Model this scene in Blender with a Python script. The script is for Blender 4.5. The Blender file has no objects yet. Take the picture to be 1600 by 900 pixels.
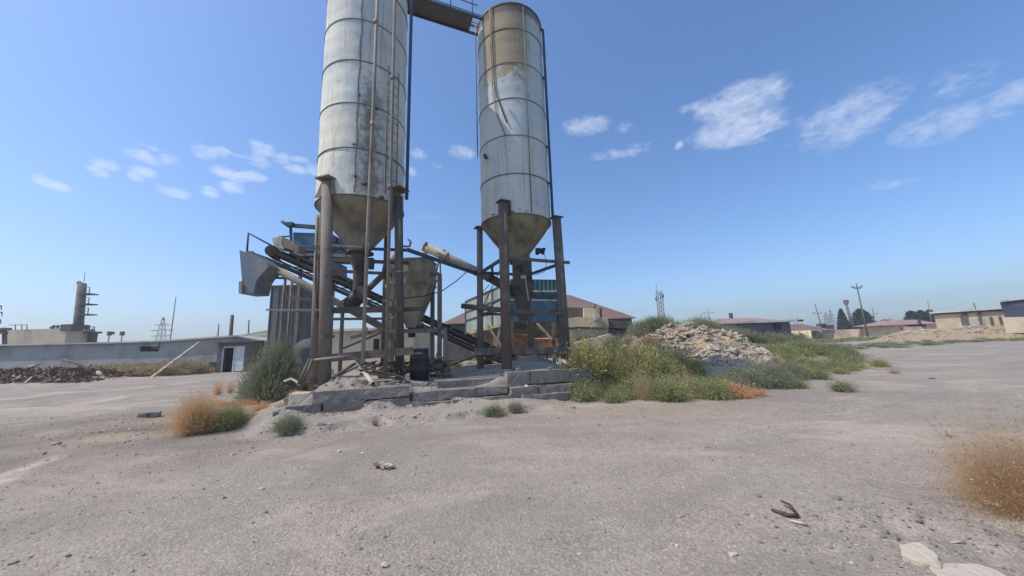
import bpy, math, random
import numpy as np
from mathutils import Vector, Matrix

# ------------------------------------------------------------ camera, sky, sun
SC = bpy.context.scene
COL = SC.collection
F = 540.0; PITCH = math.radians(9.05); ROLL = math.radians(1.84); EYE = 1.6
fw = np.array([0, math.cos(PITCH), math.sin(PITCH)])
r0 = np.array([1., 0, 0]); u0 = np.array([0, -math.sin(PITCH), math.cos(PITCH)])
rt = math.cos(ROLL) * r0 - math.sin(ROLL) * u0
up = math.sin(ROLL) * r0 + math.cos(ROLL) * u0
cd = bpy.data.cameras.new('camera'); cam = bpy.data.objects.new('camera', cd); COL.objects.link(cam)
cd.sensor_width = 36; cd.lens = 36 * F / 1600; cd.clip_start = 0.05; cd.clip_end = 6000
M3 = Matrix(((rt[0], up[0], -fw[0]), (rt[1], up[1], -fw[1]), (rt[2], up[2], -fw[2])))
cam.matrix_world = Matrix.Translation((0, 0, EYE)) @ M3.to_4x4()
SC.camera = cam
SUN_EL = 54.0; SUN_TRAVEL = 18.0          # degrees; direction the light travels, from +X towards +Y
SKY_STRENGTH = 0.15; SUN_STRENGTH = 2.9
SC.view_settings.view_transform = 'Standard'; SC.view_settings.look = 'None'
SC.view_settings.exposure = 0.26; SC.view_settings.gamma = 1.0
tr = math.radians(SUN_TRAVEL); el = math.radians(SUN_EL)
sd = bpy.data.lights.new('sun', 'SUN'); sd.energy = SUN_STRENGTH; sd.angle = math.radians(0.5); sd.color = (1.0, 0.93, 0.82)
so = bpy.data.objects.new('sun', sd); COL.objects.link(so)
so.rotation_euler = Vector((math.cos(tr) * math.cos(el), math.sin(tr) * math.cos(el), -math.sin(el))).to_track_quat('-Z', 'Y').to_euler()


def ray(px, py):
    return fw + (px - 800) / F * rt - (py - 450) / F * up


def P(px, py, Y):
    d = ray(px, py); t = Y / d[1]
    return np.array([d[0] * t, Y, EYE + d[2] * t])


def G(px, py, z=0.0):
    d = ray(px, py); t = (z - EYE) / d[2]
    return np.array([d[0] * t, d[1] * t, z])


W = bpy.data.worlds.new('World'); SC.world = W; W.use_nodes = True


def build_world():
    nt = W.node_tree; N = nt.nodes; L = nt.links; N.clear()

    def math_(op, a, b=None, clamp=False):
        n = N.new('ShaderNodeMath'); n.operation = op; n.use_clamp = clamp
        for i, v in enumerate((a, b)):
            if v is None: continue
            if isinstance(v, (int, float)): n.inputs[i].default_value = v
            else: L.new(v, n.inputs[i])
        return n.outputs[0]
    tc = N.new('ShaderNodeTexCoord').outputs['Generated']
    sky = N.new('ShaderNodeTexSky'); sky.sky_type = 'NISHITA'; sky.sun_disc = False
    sky.sun_elevation = el; sky.sun_rotation = math.atan2(-math.cos(tr), -math.sin(tr))
    sky.air_density = 1.0; sky.dust_density = 1.2; sky.ozone_density = 1.6; sky.altitude = 0
    cr = random.Random(4); blobs = []
    for (cx, cy, sw, sh_, n_) in ((235, 238, 30, 16, 6), (165, 263, 26, 7, 3), (110, 288, 55, 7, 5), (265, 296, 24, 7, 2), (350, 243, 32, 9, 5), (438, 240, 38, 15, 7), (375, 274, 32, 7, 4), (345, 296, 18, 5, 2), (475, 270, 14, 9, 2), (210, 272, 20, 5, 2)):
        for _ in range(n_): blobs.append((cx + cr.uniform(-sw, sw), cy + cr.uniform(-sh_, sh_), cr.uniform(13, 24), cr.uniform(6, 11), cr.uniform(.85, 1.15)))
    blobs += [(915, 197, 40, 16, 1.0), (955, 242, 34, 10, .8), (992, 236, 16, 14, .8), (975, 200, 14, 10, .7),
             (1155, 160, 72, 30, 1.25), (1150, 202, 74, 30, 1.25), (1080, 168, 20, 10, .9), (1062, 228, 8, 8, 1.0),
             (1322, 185, 85, 48, .9), (1470, 195, 85, 30, .85), (1578, 158, 50, 36, .75), (1395, 287, 45, 9, .7), (1500, 130, 70, 34, .6),
             (654, 240, 16, 10, .9), (722, 238, 24, 12, 1.0), (643, 268, 10, 9, 1.0), (680, 258, 14, 7, .7), (678, 340, 36, 7, .55),
             (600, 250, 40, 20, .8), (1010, 232, 10, 12, .6)]
    tot = None
    for (px, py, w, h, k) in blobs:
        c = ray(px, py); c /= np.linalg.norm(c)
        dist = abs(np.linalg.norm(ray(px, py)))
        e1 = ray(px + 10, py); e1 /= np.linalg.norm(e1); e1 = e1 - c; sx = np.linalg.norm(e1) / 10
        e2 = ray(px, py + 10); e2 /= np.linalg.norm(e2); e2 = e2 - c; sy = np.linalg.norm(e2) / 10
        e1 /= np.linalg.norm(e1) * sx * w * 1.35; e2 = e2 / (np.linalg.norm(e2) * sy * h * 1.35)
        sub = N.new('ShaderNodeVectorMath'); sub.operation = 'SUBTRACT'; L.new(tc, sub.inputs[0]); sub.inputs[1].default_value = c

        def dot(e):
            n = N.new('ShaderNodeVectorMath'); n.operation = 'DOT_PRODUCT'; L.new(sub.outputs[0], n.inputs[0]); n.inputs[1].default_value = e
            return n.outputs['Value']
        a = dot(e1); b = dot(e2); cc = dot(c)
        q = math_('ADD', math_('MULTIPLY', a, a), math_('MULTIPLY', b, b))
        q = math_('ADD', q, math_('MULTIPLY', math_('MULTIPLY', cc, cc), 60.0))
        g = math_('MULTIPLY', math_('SUBTRACT', 1.0, q, True), k)
        tot = g if tot is None else math_('MAXIMUM', tot, g)
    mp = N.new('ShaderNodeMapping'); mp.inputs['Scale'].default_value = (1, 1, 2.0); L.new(tc, mp.inputs[0])
    nz = N.new('ShaderNodeTexNoise'); nz.inputs['Scale'].default_value = 21; nz.inputs['Detail'].default_value = 8; nz.inputs['Roughness'].default_value = .62
    nz.inputs['Distortion'].default_value = .35; L.new(mp.outputs[0], nz.inputs['Vector'])
    nz2 = N.new('ShaderNodeTexNoise'); nz2.inputs['Scale'].default_value = 58; nz2.inputs['Detail'].default_value = 6; nz2.inputs['Roughness'].default_value = .6; L.new(mp.outputs[0], nz2.inputs['Vector'])
    nn = math_('ADD', math_('MULTIPLY', nz.outputs[0], .62), math_('MULTIPLY', nz2.outputs[0], .38))
    m = math_('MULTIPLY', math_('SUBTRACT', math_('ADD', math_('MULTIPLY', tot, .36), nn), .64), 2.3, True)
    m = math_('MULTIPLY', m, math_('MULTIPLY', tot, 1.4, True)); m = math_('MULTIPLY', m, 0.68)
    # thin veil low on the left, where the air is dusty
    mix = N.new('ShaderNodeMix'); mix.data_type = 'RGBA'; L.new(m, mix.inputs['Factor'])
    tint = N.new('ShaderNodeMix'); tint.data_type = 'RGBA'; tint.blend_type = 'MULTIPLY'; tint.inputs['Factor'].default_value = 1.0
    L.new(sky.outputs[0], tint.inputs['A']); tint.inputs['B'].default_value = (.87, .985, 1.14, 1)
    hs = N.new('ShaderNodeHueSaturation'); hs.inputs['Saturation'].default_value = 1.1; L.new(tint.outputs['Result'], hs.inputs['Color']); L.new(hs.outputs[0], mix.inputs['A']); mix.inputs['B'].default_value = (5.2, 5.5, 6.2, 1)
    bg = N.new('ShaderNodeBackground'); L.new(mix.outputs['Result'], bg.inputs[0]); bg.inputs[1].default_value = SKY_STRENGTH
    out = N.new('ShaderNodeOutputWorld'); L.new(bg.outputs[0], out.inputs[0])


build_world()

# ------------------------------------------------------------ helpers
RNG = np.random.default_rng(7); random.seed(7)
ORI = {}
UX = np.array([math.cos(math.radians(28)), math.sin(math.radians(28)), 0]); VX = np.array([-UX[1], UX[0], 0])


def hash2(ix, iy, seed):
    h = (ix.astype(np.int64) * 374761393 + iy.astype(np.int64) * 668265263 + seed * 1442695041) & 0x7fffffff
    h = ((h ^ (h >> 13)) * 1274126177) & 0x7fffffff
    return ((h ^ (h >> 16)) & 0xffff) / 65535.0


def vnoise(x, y, s, seed=0):
    x = np.asarray(x, float) / s; y = np.asarray(y, float) / s
    ix = np.floor(x); iy = np.floor(y); fx = x - ix; fy = y - iy
    fx = fx * fx * (3 - 2 * fx); fy = fy * fy * (3 - 2 * fy)
    a = hash2(ix, iy, seed); b = hash2(ix + 1, iy, seed); c = hash2(ix, iy + 1, seed); d = hash2(ix + 1, iy + 1, seed)
    return (a * (1 - fx) + b * fx) * (1 - fy) + (c * (1 - fx) + d * fx) * fy - .5


def ss(a, b, x):
    t = np.clip((np.asarray(x, float) - a) / (b - a), 0, 1); return t * t * (3 - 2 * t)


class MB:
    def __init__(s): s.v = []; s.f = []; s.sm = []

    def add(s, vs, fs, smooth=False):
        o = len(s.v); s.v.extend([tuple(float(c) for c in p) for p in vs])
        for f in fs: s.f.append(tuple(i + o for i in f)); s.sm.append(smooth)
        return s

    def hexa(s, c):   # eight corners: bottom ring 0-3, top ring 4-7
        return s.add(c, [(3, 2, 1, 0), (4, 5, 6, 7), (0, 1, 5, 4), (1, 2, 6, 5), (2, 3, 7, 6), (3, 0, 4, 7)])

    def box(s, c, size, ax=(1, 0, 0), ay=(0, 1, 0), az=(0, 0, 1), jit=0):
        c = np.array(c, float); ax, ay, az = (np.array(a, float) for a in (ax, ay, az)); a, b, d = (k / 2 for k in size)
        pts = [c + ax * i * a + ay * j * b + az * k * d for k in (-1, 1) for i, j in ((-1, -1), (1, -1), (1, 1), (-1, 1))]
        if jit: pts = [p + RNG.uniform(-jit, jit, 3) for p in pts]
        return s.hexa(pts)

    def beam(s, p, q, w, h, upv=(0, 0, 1)):
        p = np.array(p, float); q = np.array(q, float); d = q - p; L = np.linalg.norm(d); d /= L
        x = np.cross(d, upv)
        if np.linalg.norm(x) < 1e-3: x = np.cross(d, (0, 1, 0))
        x /= np.linalg.norm(x); z = np.cross(x, d)
        return s.box((p + q) / 2, (L, w, h), d, x, z)

    def tube(s, p, q, r, r2=None, n=12, caps=True):
        return s.path([p, q], [r, r if r2 is None else r2], n, caps)

    def path(s, pts, r, n=10, caps=True):
        pts = [np.array(p, float) for p in pts]
        if not hasattr(r, '__len__'): r = [r] * len(pts)
        o = len(s.v); x = None
        for i, p in enumerate(pts):
            d = (pts[min(i + 1, len(pts) - 1)] - pts[max(i - 1, 0)]); d = d / (np.linalg.norm(d) + 1e-9)
            if x is None:
                x = np.cross(d, (0, 0, 1))
                if np.linalg.norm(x) < 1e-2: x = np.cross(d, (0, 1, 0))
            x = x - d * np.dot(x, d); x /= np.linalg.norm(x); y = np.cross(d, x)
            for k in range(n):
                a = 2 * math.pi * k / n
                s.v.append(tuple(float(c) for c in p + (x * math.cos(a) + y * math.sin(a)) * r[i]))
        for i in range(len(pts) - 1):
            for k in range(n):
                a = o + i * n + k; b = o + i * n + (k + 1) % n
                s.f.append((a, b, b + n, a + n)); s.sm.append(True)
        if caps:
            s.f.append(tuple(o + k for k in reversed(range(n)))); s.sm.append(False)
            e = o + (len(pts) - 1) * n
            s.f.append(tuple(e + k for k in range(n))); s.sm.append(False)
        return s

    def lathe(s, c, prof, n=48, close=False):   # profile of (radius, z)
        o = len(s.v)
        for r, z in prof:
            for k in range(n):
                a = 2 * math.pi * k / n; s.v.append((c[0] + r * math.cos(a), c[1] + r * math.sin(a), z))
        m = len(prof)
        for i in range(m if close else m - 1):
            for k in range(n):
                a = o + i * n + k; b = o + i * n + (k + 1) % n; j = ((i + 1) % m) * n + o
                s.f.append((a, b, j + (k + 1) % n, j + k)); s.sm.append(True)
        return s

    def prism(s, pts, ext):   # polygon of 3-D points pushed along a vector
        pts = [np.array(p, float) for p in pts]; n = len(pts); e = np.array(ext, float)
        return s.add(pts + [p + e for p in pts], [tuple(reversed(range(n))), tuple(range(n, 2 * n))] + [(i, (i + 1) % n, (i + 1) % n + n, i + n) for i in range(n)])

    def build(s, name, mat, parent=None, origin=None, bevel=0, rough=0):
        v = np.array(s.v, float)
        if parent is not None: org = ORI[parent.name]
        elif origin is not None: org = np.array(origin, float)
        else: org = np.array([(v[:, 0].min() + v[:, 0].max()) / 2, (v[:, 1].min() + v[:, 1].max()) / 2, v[:, 2].min()])
        me = bpy.data.meshes.new(name); me.from_pydata((v - org).tolist(), [], s.f)
        me.polygons.foreach_set('use_smooth', s.sm); me.materials.append(mat); me.update()
        o = bpy.data.objects.new(name, me); COL.objects.link(o)
        if parent is not None: o.parent = parent
        else: o.location = org
        ORI[o.name] = org
        if bevel:
            b = o.modifiers.new('bevel', 'BEVEL'); b.width = bevel; b.segments = 2; b.limit_method = 'ANGLE'
        return o


def tag(o, label=None, cat=None, group=None, kind=None):
    if label: o['label'] = label
    if cat: o['category'] = cat
    if group: o['group'] = group
    if kind: o['kind'] = kind
    return o


def thing(name, loc, label, cat, group=None):
    o = bpy.data.objects.new(name, None); COL.objects.link(o); o.location = loc; o.empty_display_size = .2
    ORI[o.name] = np.array(loc, float)
    return tag(o, label, cat, group)


def raw_mesh(name, v, f, mat, origin=None, smooth=False, parent=None):
    v = np.asarray(v, float); f = np.asarray(f, np.int32)
    if parent is not None: org = ORI[parent.name]
    else: org = np.zeros(3) if origin is None else np.asarray(origin, float)
    me = bpy.data.meshes.new(name); k = f.shape[1]
    me.vertices.add(len(v)); me.vertices.foreach_set('co', (v - org).astype(np.float32).ravel())
    me.loops.add(f.size); me.loops.foreach_set('vertex_index', f.ravel())
    me.polygons.add(len(f)); me.polygons.foreach_set('loop_start', np.arange(0, f.size, k, dtype=np.int32))
    me.polygons.foreach_set('use_smooth', np.full(len(f), smooth)); me.materials.append(mat); me.update(calc_edges=True)
    o = bpy.data.objects.new(name, me); COL.objects.link(o)
    if parent is not None: o.parent = parent
    else: o.location = org
    ORI[o.name] = org
    return o


# ------------------------------------------------------------ materials
def srgb(r, g, b):
    return tuple(((c / 255) / 12.92 if c / 255 <= .04045 else ((c / 255 + .055) / 1.055) ** 2.4) for c in (r, g, b)) + (1,)


class NT:
    def __init__(s, name):
        s.m = bpy.data.materials.new(name); s.m.use_nodes = True; s.N = s.m.node_tree.nodes; s.L = s.m.node_tree.links
        s.b = s.N['Principled BSDF']; s.tc = s.N.new('ShaderNodeTexCoord')

    def set(s, i, v):
        if hasattr(v, 'is_linked') or hasattr(v, 'links'): s.L.new(v, i)
        else: i.default_value = v

    def math(s, op, a, b=0.0, clamp=False):
        n = s.N.new('ShaderNodeMath'); n.operation = op; n.use_clamp = clamp; s.set(n.inputs[0], a); s.set(n.inputs[1], b); return n.outputs[0]

    def noise(s, scale, detail=5, rough=.6, vec=None, stretch=None, dist=0):
        n = s.N.new('ShaderNodeTexNoise'); n.inputs['Scale'].default_value = scale; n.inputs['Detail'].default_value = detail
        n.inputs['Roughness'].default_value = rough; n.inputs['Distortion'].default_value = dist
        v = vec or s.tc.outputs['Object']
        if stretch:
            mp = s.N.new('ShaderNodeMapping'); mp.inputs['Scale'].default_value = stretch; s.L.new(v, mp.inputs[0]); v = mp.outputs[0]
        s.L.new(v, n.inputs['Vector']); return n.outputs[0]

    def vor(s, scale, vec=None, feature='F1', out='Distance', rnd=1.0):
        n = s.N.new('ShaderNodeTexVoronoi'); n.feature = feature; n.inputs['Scale'].default_value = scale; n.inputs['Randomness'].default_value = rnd
        s.L.new(vec or s.tc.outputs['Object'], n.inputs['Vector']); return n.outputs[out]

    def ramp(s, f, a, b):   # linear step
        n = s.N.new('ShaderNodeMapRange'); n.interpolation_type = 'SMOOTHSTEP'; s.set(n.inputs[0], f); n.inputs[1].default_value = a; n.inputs[2].default_value = b; return n.outputs[0]

    def mix(s, f, a, b, mode='MIX'):
        n = s.N.new('ShaderNodeMix'); n.data_type = 'RGBA'; n.blend_type = mode; s.set(n.inputs['Factor'], f); s.set(n.inputs['A'], a); s.set(n.inputs['B'], b); return n.outputs['Result']

    def xyz(s):
        n = s.N.new('ShaderNodeSeparateXYZ'); s.L.new(s.tc.outputs['Object'], n.inputs[0]); return n.outputs

    def bump(s, h, strength=.5, dist=.02):
        n = s.N.new('ShaderNodeBump'); n.inputs['Strength'].default_value = strength; n.inputs['Distance'].default_value = dist; s.L.new(h, n.inputs['Height']); s.L.new(n.outputs[0], s.b.inputs['Normal'])

    def fin(s, col, rough=.85, metal=0.0, spec=.3):
        s.set(s.b.inputs['Base Color'], col); s.set(s.b.inputs['Roughness'], rough); s.b.inputs['Metallic'].default_value = metal
        s.b.inputs['Specular IOR Level'].default_value = spec
        return s.m


def mat_worn(name, base, stain, amount=.5, scale=3.0, rough=.75, metal=0.0, stretch=None, bump=.25, bd=.01, fine=.25):
    n = NT(name); a = n.noise(scale, 7, .65, stretch=stretch); b = n.noise(scale * 9, 5, .6)
    k = n.ramp(a, .62 - amount * .35, .78 - amount * .25)
    c = n.mix(k, base, stain)
    dk = tuple(v * .55 for v in base[:3]) + (1,)
    c = n.mix(n.math('MULTIPLY', n.ramp(b, .45, .75), fine), c, dk)
    n.bump(n.math('ADD', a, b), bump, bd)
    return n.fin(c, rough, metal)


def mat_silo(name, tint, upper, brown_z, dirty_top, seed):
    # painted sheet steel with rust runs, cement dust and seams; object origin at the silo's centre line on the ground
    n = NT(name); o = n.xyz(); x, y, z = o[0], o[1], o[2]
    off = n.N.new('ShaderNodeVectorMath'); off.operation = 'ADD'; n.L.new(n.tc.outputs['Object'], off.inputs[0]); off.inputs[1].default_value = (seed, seed * 2, seed * 3)
    v = off.outputs[0]
    big = n.noise(.9, 5, .6, vec=v); med = n.noise(3.5, 7, .7, vec=v); streak = n.noise(1.0, 8, .7, vec=v, stretch=(7, 7, .55)); fine = n.noise(22, 6, .65, vec=v)
    c = n.mix(n.ramp(big, .4, .62), tint, upper)
    zz = n.math('ADD', z, n.math('MULTIPLY', n.math('SUBTRACT', med, .5), 3.0))
    c = n.mix(n.math('MULTIPLY', n.ramp(zz, 9.2, 10.6), .55), c, upper)
    # each course of plates has its own tone
    cr = n.math('FLOOR', n.math('DIVIDE', n.math('SUBTRACT', z, 5.98), 1.45))
    wn = n.N.new('ShaderNodeTexWhiteNoise'); wn.noise_dimensions = '1D'; n.L.new(n.math('ADD', cr, seed), wn.inputs['W'])
    c = n.mix(n.math('MULTIPLY', wn.outputs[0], .2), c, srgb(150, 148, 138))
    # dust/rust wash from the top
    ang = n.math('ARCTAN2', y, x)
    if brown_z:
        lo, hi, a0, a1, colr = brown_z
        b = n.math('MULTIPLY', n.ramp(zz, lo, hi), n.math('MULTIPLY', n.ramp(n.math('ADD', ang, n.math('MULTIPLY', big, .5)), a0, a0 + .25), n.math('SUBTRACT', 1.0, n.ramp(n.math('ADD', ang, n.math('MULTIPLY', med, .5)), a1 - .2, a1 + .3))))
        c = n.mix(n.math('MULTIPLY', b, .93), c, colr)
    c = n.mix(n.math('MULTIPLY', n.ramp(streak, .5, .7), .5), c, srgb(128, 114, 96))
    c = n.mix(n.math('MULTIPLY', n.ramp(med, .58, .72), .5), c, srgb(128, 118, 106))
    c = n.mix(n.math('MULTIPLY', n.ramp(fine, .55, .75), .4), c, srgb(196, 190, 178))
    # grime round the vertical plate seam
    sm = n.math('ABSOLUTE', n.math('ADD', ang, dirty_top))
    sm = n.math('SUBTRACT', 1.0, n.ramp(n.math('ADD', sm, n.math('MULTIPLY', n.math('SUBTRACT', med, .5), .9)), .02, .34))
    c = n.mix(n.math('MULTIPLY', n.math('MULTIPLY', sm, .85), n.math('SUBTRACT', 1.0, n.ramp(zz, 8.6, 10.4))), c, srgb(116, 106, 94))
    # darker band under the rim
    c = n.mix(n.math('MULTIPLY', n.ramp(n.math('ADD', z, n.math('MULTIPLY', streak, .35)), 14.0, 14.2), .75), c, srgb(92, 86, 80))
    n.bump(n.math('ADD', n.math('MULTIPLY', big, 2.0), n.math('MULTIPLY', fine, .12)), .5, .05)
    return n.fin(c, .8, 0.0, .15)


M = {}
M['steel'] = mat_worn('dusty_steel', srgb(124, 114, 104), srgb(140, 128, 116), .5, 2.5, .8, stretch=(1, 1, .4))
M['steel_dark'] = mat_worn('dark_steel', srgb(94, 86, 80), srgb(104, 96, 88), .45, 3, .7)
M['steel_rust'] = mat_worn('rusty_steel', srgb(104, 88, 78), srgb(116, 108, 100), .5, 3, .85)
M['steel_blue'] = mat_worn('blue_steel', srgb(62, 76, 96), srgb(92, 90, 88), .4, 2, .6)
M['pipe'] = mat_worn('dusty_pipe', srgb(150, 140, 126), srgb(120, 104, 90), .45, 1.6, .7)
M['pipe_pale'] = mat_worn('pale_pipe', srgb(190, 180, 164), srgb(150, 134, 116), .4, 1.4, .7)
M['hood'] = mat_worn('grey_sheet', srgb(112, 122, 130), srgb(138, 138, 134), .4, 1.2, .6)
M['cone'] = mat_worn('dusty_cone', srgb(150, 138, 118), srgb(112, 100, 86), .5, 1.3, .8, stretch=(1, 1, .5))
M['cone_b'] = mat_worn('dusty_yellow_cone', srgb(148, 140, 112), srgb(108, 98, 82), .5, 1.3, .8, stretch=(1, 1, .5))
M['spout'] = mat_worn('grimy_steel', srgb(98, 88, 78), srgb(60, 54, 50), .5, 3, .85)
M['rubber'] = mat_worn('belt_rubber', srgb(52, 52, 54), srgb(96, 90, 84), .4, 4, .9)
M['blue_cab'] = mat_worn('blue_paint', srgb(58, 92, 120), srgb(84, 104, 116), .5, 1.6, .5)
M['blue_wall'] = None
M['concrete'] = mat_worn('old_concrete', srgb(132, 124, 116), srgb(160, 150, 138), .5, 3, .95, bump=.6, bd=.03)
M['concrete_pale'] = mat_worn('pale_concrete', srgb(196, 182, 162), srgb(160, 146, 130), .5, 2.2, .95, bump=.6, bd=.03)
M['block'] = mat_worn('cement_block', srgb(138, 129, 118), srgb(162, 151, 138), .5, 4, .95, bump=.9, bd=.03)
M['timber'] = mat_worn('grey_timber', srgb(104, 94, 84), srgb(140, 126, 110), .5, 3, .9, stretch=(1, 1, 1))
M['wood_pale'] = mat_worn('pale_timber', srgb(188, 172, 146), srgb(140, 120, 98), .5, 3, .9)
M['bark'] = mat_worn('brown_bark', srgb(98, 76, 60), srgb(66, 52, 44), .5, 10, .9, bump=.8)
M['white'] = mat_worn('white_paint', srgb(205, 206, 208), srgb(180, 178, 174), .4, 3, .6)
M['black'] = mat_worn('black_drum', srgb(60, 58, 58), srgb(70, 68, 68), .4, 3, .5)
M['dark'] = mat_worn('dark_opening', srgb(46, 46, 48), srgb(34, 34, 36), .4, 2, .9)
M['shed_wall'] = mat_worn('grey_render', srgb(176, 170, 162), srgb(150, 144, 136), .5, .5, .95)
M['shed_dark'] = mat_worn('dark_render', srgb(104, 96, 88), srgb(84, 78, 70), .5, .6, .95)  # darker tone of render for porch, plinth and other dark walls
M['tan_wall'] = mat_worn('tan_render', srgb(204, 188, 162), srgb(180, 164, 142), .5, .4, .95)
M['adobe'] = mat_worn('adobe', srgb(200, 182, 154), srgb(160, 144, 124), .5, .25, .95, bump=.5, bd=.1)
M['yellow'] = mat_worn('cream_paint', srgb(228, 216, 176), srgb(206, 190, 150), .4, .8, .8)
M['roof_red'] = mat_worn('faded_red_roof', srgb(128, 104, 94), srgb(116, 98, 90), .5, .4, .85)
M['roof_pink'] = mat_worn('pink_roof', srgb(164, 134, 124), srgb(148, 124, 114), .5, .3, .85)
M['roof_pale'] = mat_worn('pale_roof', srgb(196, 192, 186), srgb(160, 154, 146), .5, .4, .8)
M['barn'] = mat_worn('dark_barn', srgb(96, 94, 98), srgb(78, 76, 78), .5, .3, .9)
M['slate'] = mat_worn('blue_grey_sheet', srgb(74, 76, 92), srgb(62, 64, 78), .5, .3, .7)
M['tower'] = mat_worn('tower_steel', srgb(122, 112, 106), srgb(92, 84, 82), .5, .6, .8)
M['brick'] = mat_worn('red_brick', srgb(172, 116, 88), srgb(190, 160, 134), .5, 5, .95)
M['rock'] = mat_worn('rubble_rock', srgb(192, 178, 158), srgb(140, 128, 114), .55, 1.6, .95, bump=.8, bd=.05)
M['rock_dark'] = mat_worn('dark_rock', srgb(146, 134, 122), srgb(168, 154, 140), .5, 6, .95, bump=.8, bd=.03)
M['green_tank'] = mat_worn('grey_green_sheet', srgb(98, 104, 104), srgb(122, 120, 114), .5, .8, .7, stretch=(4, 4, .4))
M['hopper'] = mat_worn('cement_coated_sheet', srgb(176, 160, 134), srgb(128, 114, 96), .5, 2, .85, stretch=(1, 1, .5))
M['log'] = mat_worn('scrap_wood', srgb(122, 96, 84), srgb(88, 70, 62), .5, 2, .95)


def mat_sheet(name, c1, c2, pitch):
    n = NT(name); o = n.xyz(); s = n.math('ADD', o[0], n.math('MULTIPLY', o[1], .6))
    w = n.math('SINE', n.math('MULTIPLY', s, 2 * math.pi / pitch)); a = n.noise(1.6, 6, .65, stretch=(1, 1, .4))
    c = n.mix(n.ramp(a, .42, .66), c1, c2); c = n.mix(n.math('MULTIPLY', n.ramp(n.noise(6, 5, .6, stretch=(3, 3, .5)), .55, .7), .5), c, srgb(110, 96, 82))
    n.bump(w, 1.0, .03); return n.fin(c, .55)


M['blue_sheet'] = mat_sheet('blue_green_corrugated', srgb(52, 92, 104), srgb(74, 108, 112), .2)
M['pale_sheet'] = mat_sheet('pale_corrugated', srgb(168, 178, 172), srgb(146, 150, 142), .25)


def mat_ground():
    n = NT('dusty_gravel'); o = n.xyz()
    big = n.noise(.16, 6, .6); med = n.noise(.9, 7, .65); fine = n.noise(9, 7, .7); gr = n.noise(45, 4, .7)
    pe = n.vor(34, out='Color'); pd = n.vor(34); pe2 = n.vor(70, out='Color')
    c = n.mix(n.ramp(big, .35, .65), srgb(152, 141, 126), srgb(166, 152, 135))
    c = n.mix(n.math('MULTIPLY', n.ramp(med, .42, .62), .75), c, srgb(144, 131, 118))
    # pale compacted streaks (wheel tracks) running along the drive
    st = n.noise(.55, 6, .6, stretch=(.22, 1.6, 1), dist=.3)
    c = n.mix(n.math('MULTIPLY', n.ramp(st, .55, .68), .5), c, srgb(192, 176, 156))
    st2 = n.noise(.5, 6, .65, stretch=(.3, 1.3, 1), dist=.6)
    c = n.mix(n.math('MULTIPLY', n.ramp(st2, .58, .7), .4), c, srgb(124, 116, 110))
    c = n.mix(n.math('MULTIPLY', n.ramp(fine, .5, .7), .4), c, srgb(122, 110, 99))
    c = n.mix(n.math('MULTIPLY', n.ramp(fine, .5, .3), .3), c, srgb(190, 174, 154))
    s1 = n.N.new('ShaderNodeSeparateColor'); n.L.new(pe, s1.inputs[0]); s2 = n.N.new('ShaderNodeSeparateColor'); n.L.new(pe2, s2.inputs[0])
    c = n.mix(n.math('MULTIPLY', n.ramp(s1.outputs[0], .74, .9), n.math('MULTIPLY', n.ramp(pd, .36, .2), .6)), c, srgb(206, 196, 182))
    c = n.mix(n.math('MULTIPLY', n.ramp(s1.outputs[1], .8, .95), n.math('MULTIPLY', n.ramp(pd, .36, .2), .5)), c, srgb(110, 100, 92))
    c = n.mix(n.math('MULTIPLY', n.ramp(s2.outputs[0], .55, 1.0), .38), c, srgb(112, 104, 99))
    c = n.mix(n.math('MULTIPLY', n.ramp(s2.outputs[1], .6, 1.0), .38), c, srgb(204, 194, 184))
    bg2 = n.noise(.28, 7, .7, stretch=(.6, 1.2, 1), dist=.8)
    c = n.mix(n.math('MULTIPLY', n.ramp(bg2, .48, .6), .6), c, srgb(141, 130, 119))
    bg3 = n.noise(.45, 7, .7, stretch=(.5, 1.2, 1), dist=.6)
    c = n.mix(n.math('MULTIPLY', n.ramp(bg3, .52, .64), .55), c, srgb(190, 174, 152))
    # the verge near the yard edge and the heap are yellower soil
    at = n.N.new('ShaderNodeAttribute'); at.attribute_name = 'soil'
    c = n.mix(n.math('MULTIPLY', at.outputs['Fac'], n.ramp(med, .2, .55)), c, n.mix(n.ramp(fine, .35, .65), srgb(186, 160, 128), srgb(158, 136, 110)))
    ap = n.N.new('ShaderNodeAttribute'); ap.attribute_name = 'dust'
    c = n.mix(n.math('MULTIPLY', ap.outputs['Fac'], .8), c, n.mix(n.ramp(fine, .3, .7), srgb(176, 164, 150), srgb(148, 138, 126)))
    at2 = n.N.new('ShaderNodeAttribute'); at2.attribute_name = 'dirt'
    c = n.mix(n.math('MULTIPLY', at2.outputs['Fac'], .8), c, n.mix(n.ramp(fine, .35, .65), srgb(88, 79, 73), srgb(122, 109, 99)))
    at3 = n.N.new('ShaderNodeAttribute'); at3.attribute_name = 'pale'
    c = n.mix(n.math('MULTIPLY', at3.outputs['Fac'], n.ramp(med, .3, .6)), c, n.mix(n.ramp(fine, .35, .65), srgb(202, 186, 162), srgb(176, 160, 140)))
    h = n.math('ADD', n.math('MULTIPLY', fine, 1.2), n.math('ADD', n.math('MULTIPLY', gr, .35), n.math('MULTIPLY', pd, -.6)))
    n.bump(h, .6, .022)
    return n.fin(c, .97, 0, .15)


M['ground'] = mat_ground()


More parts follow.
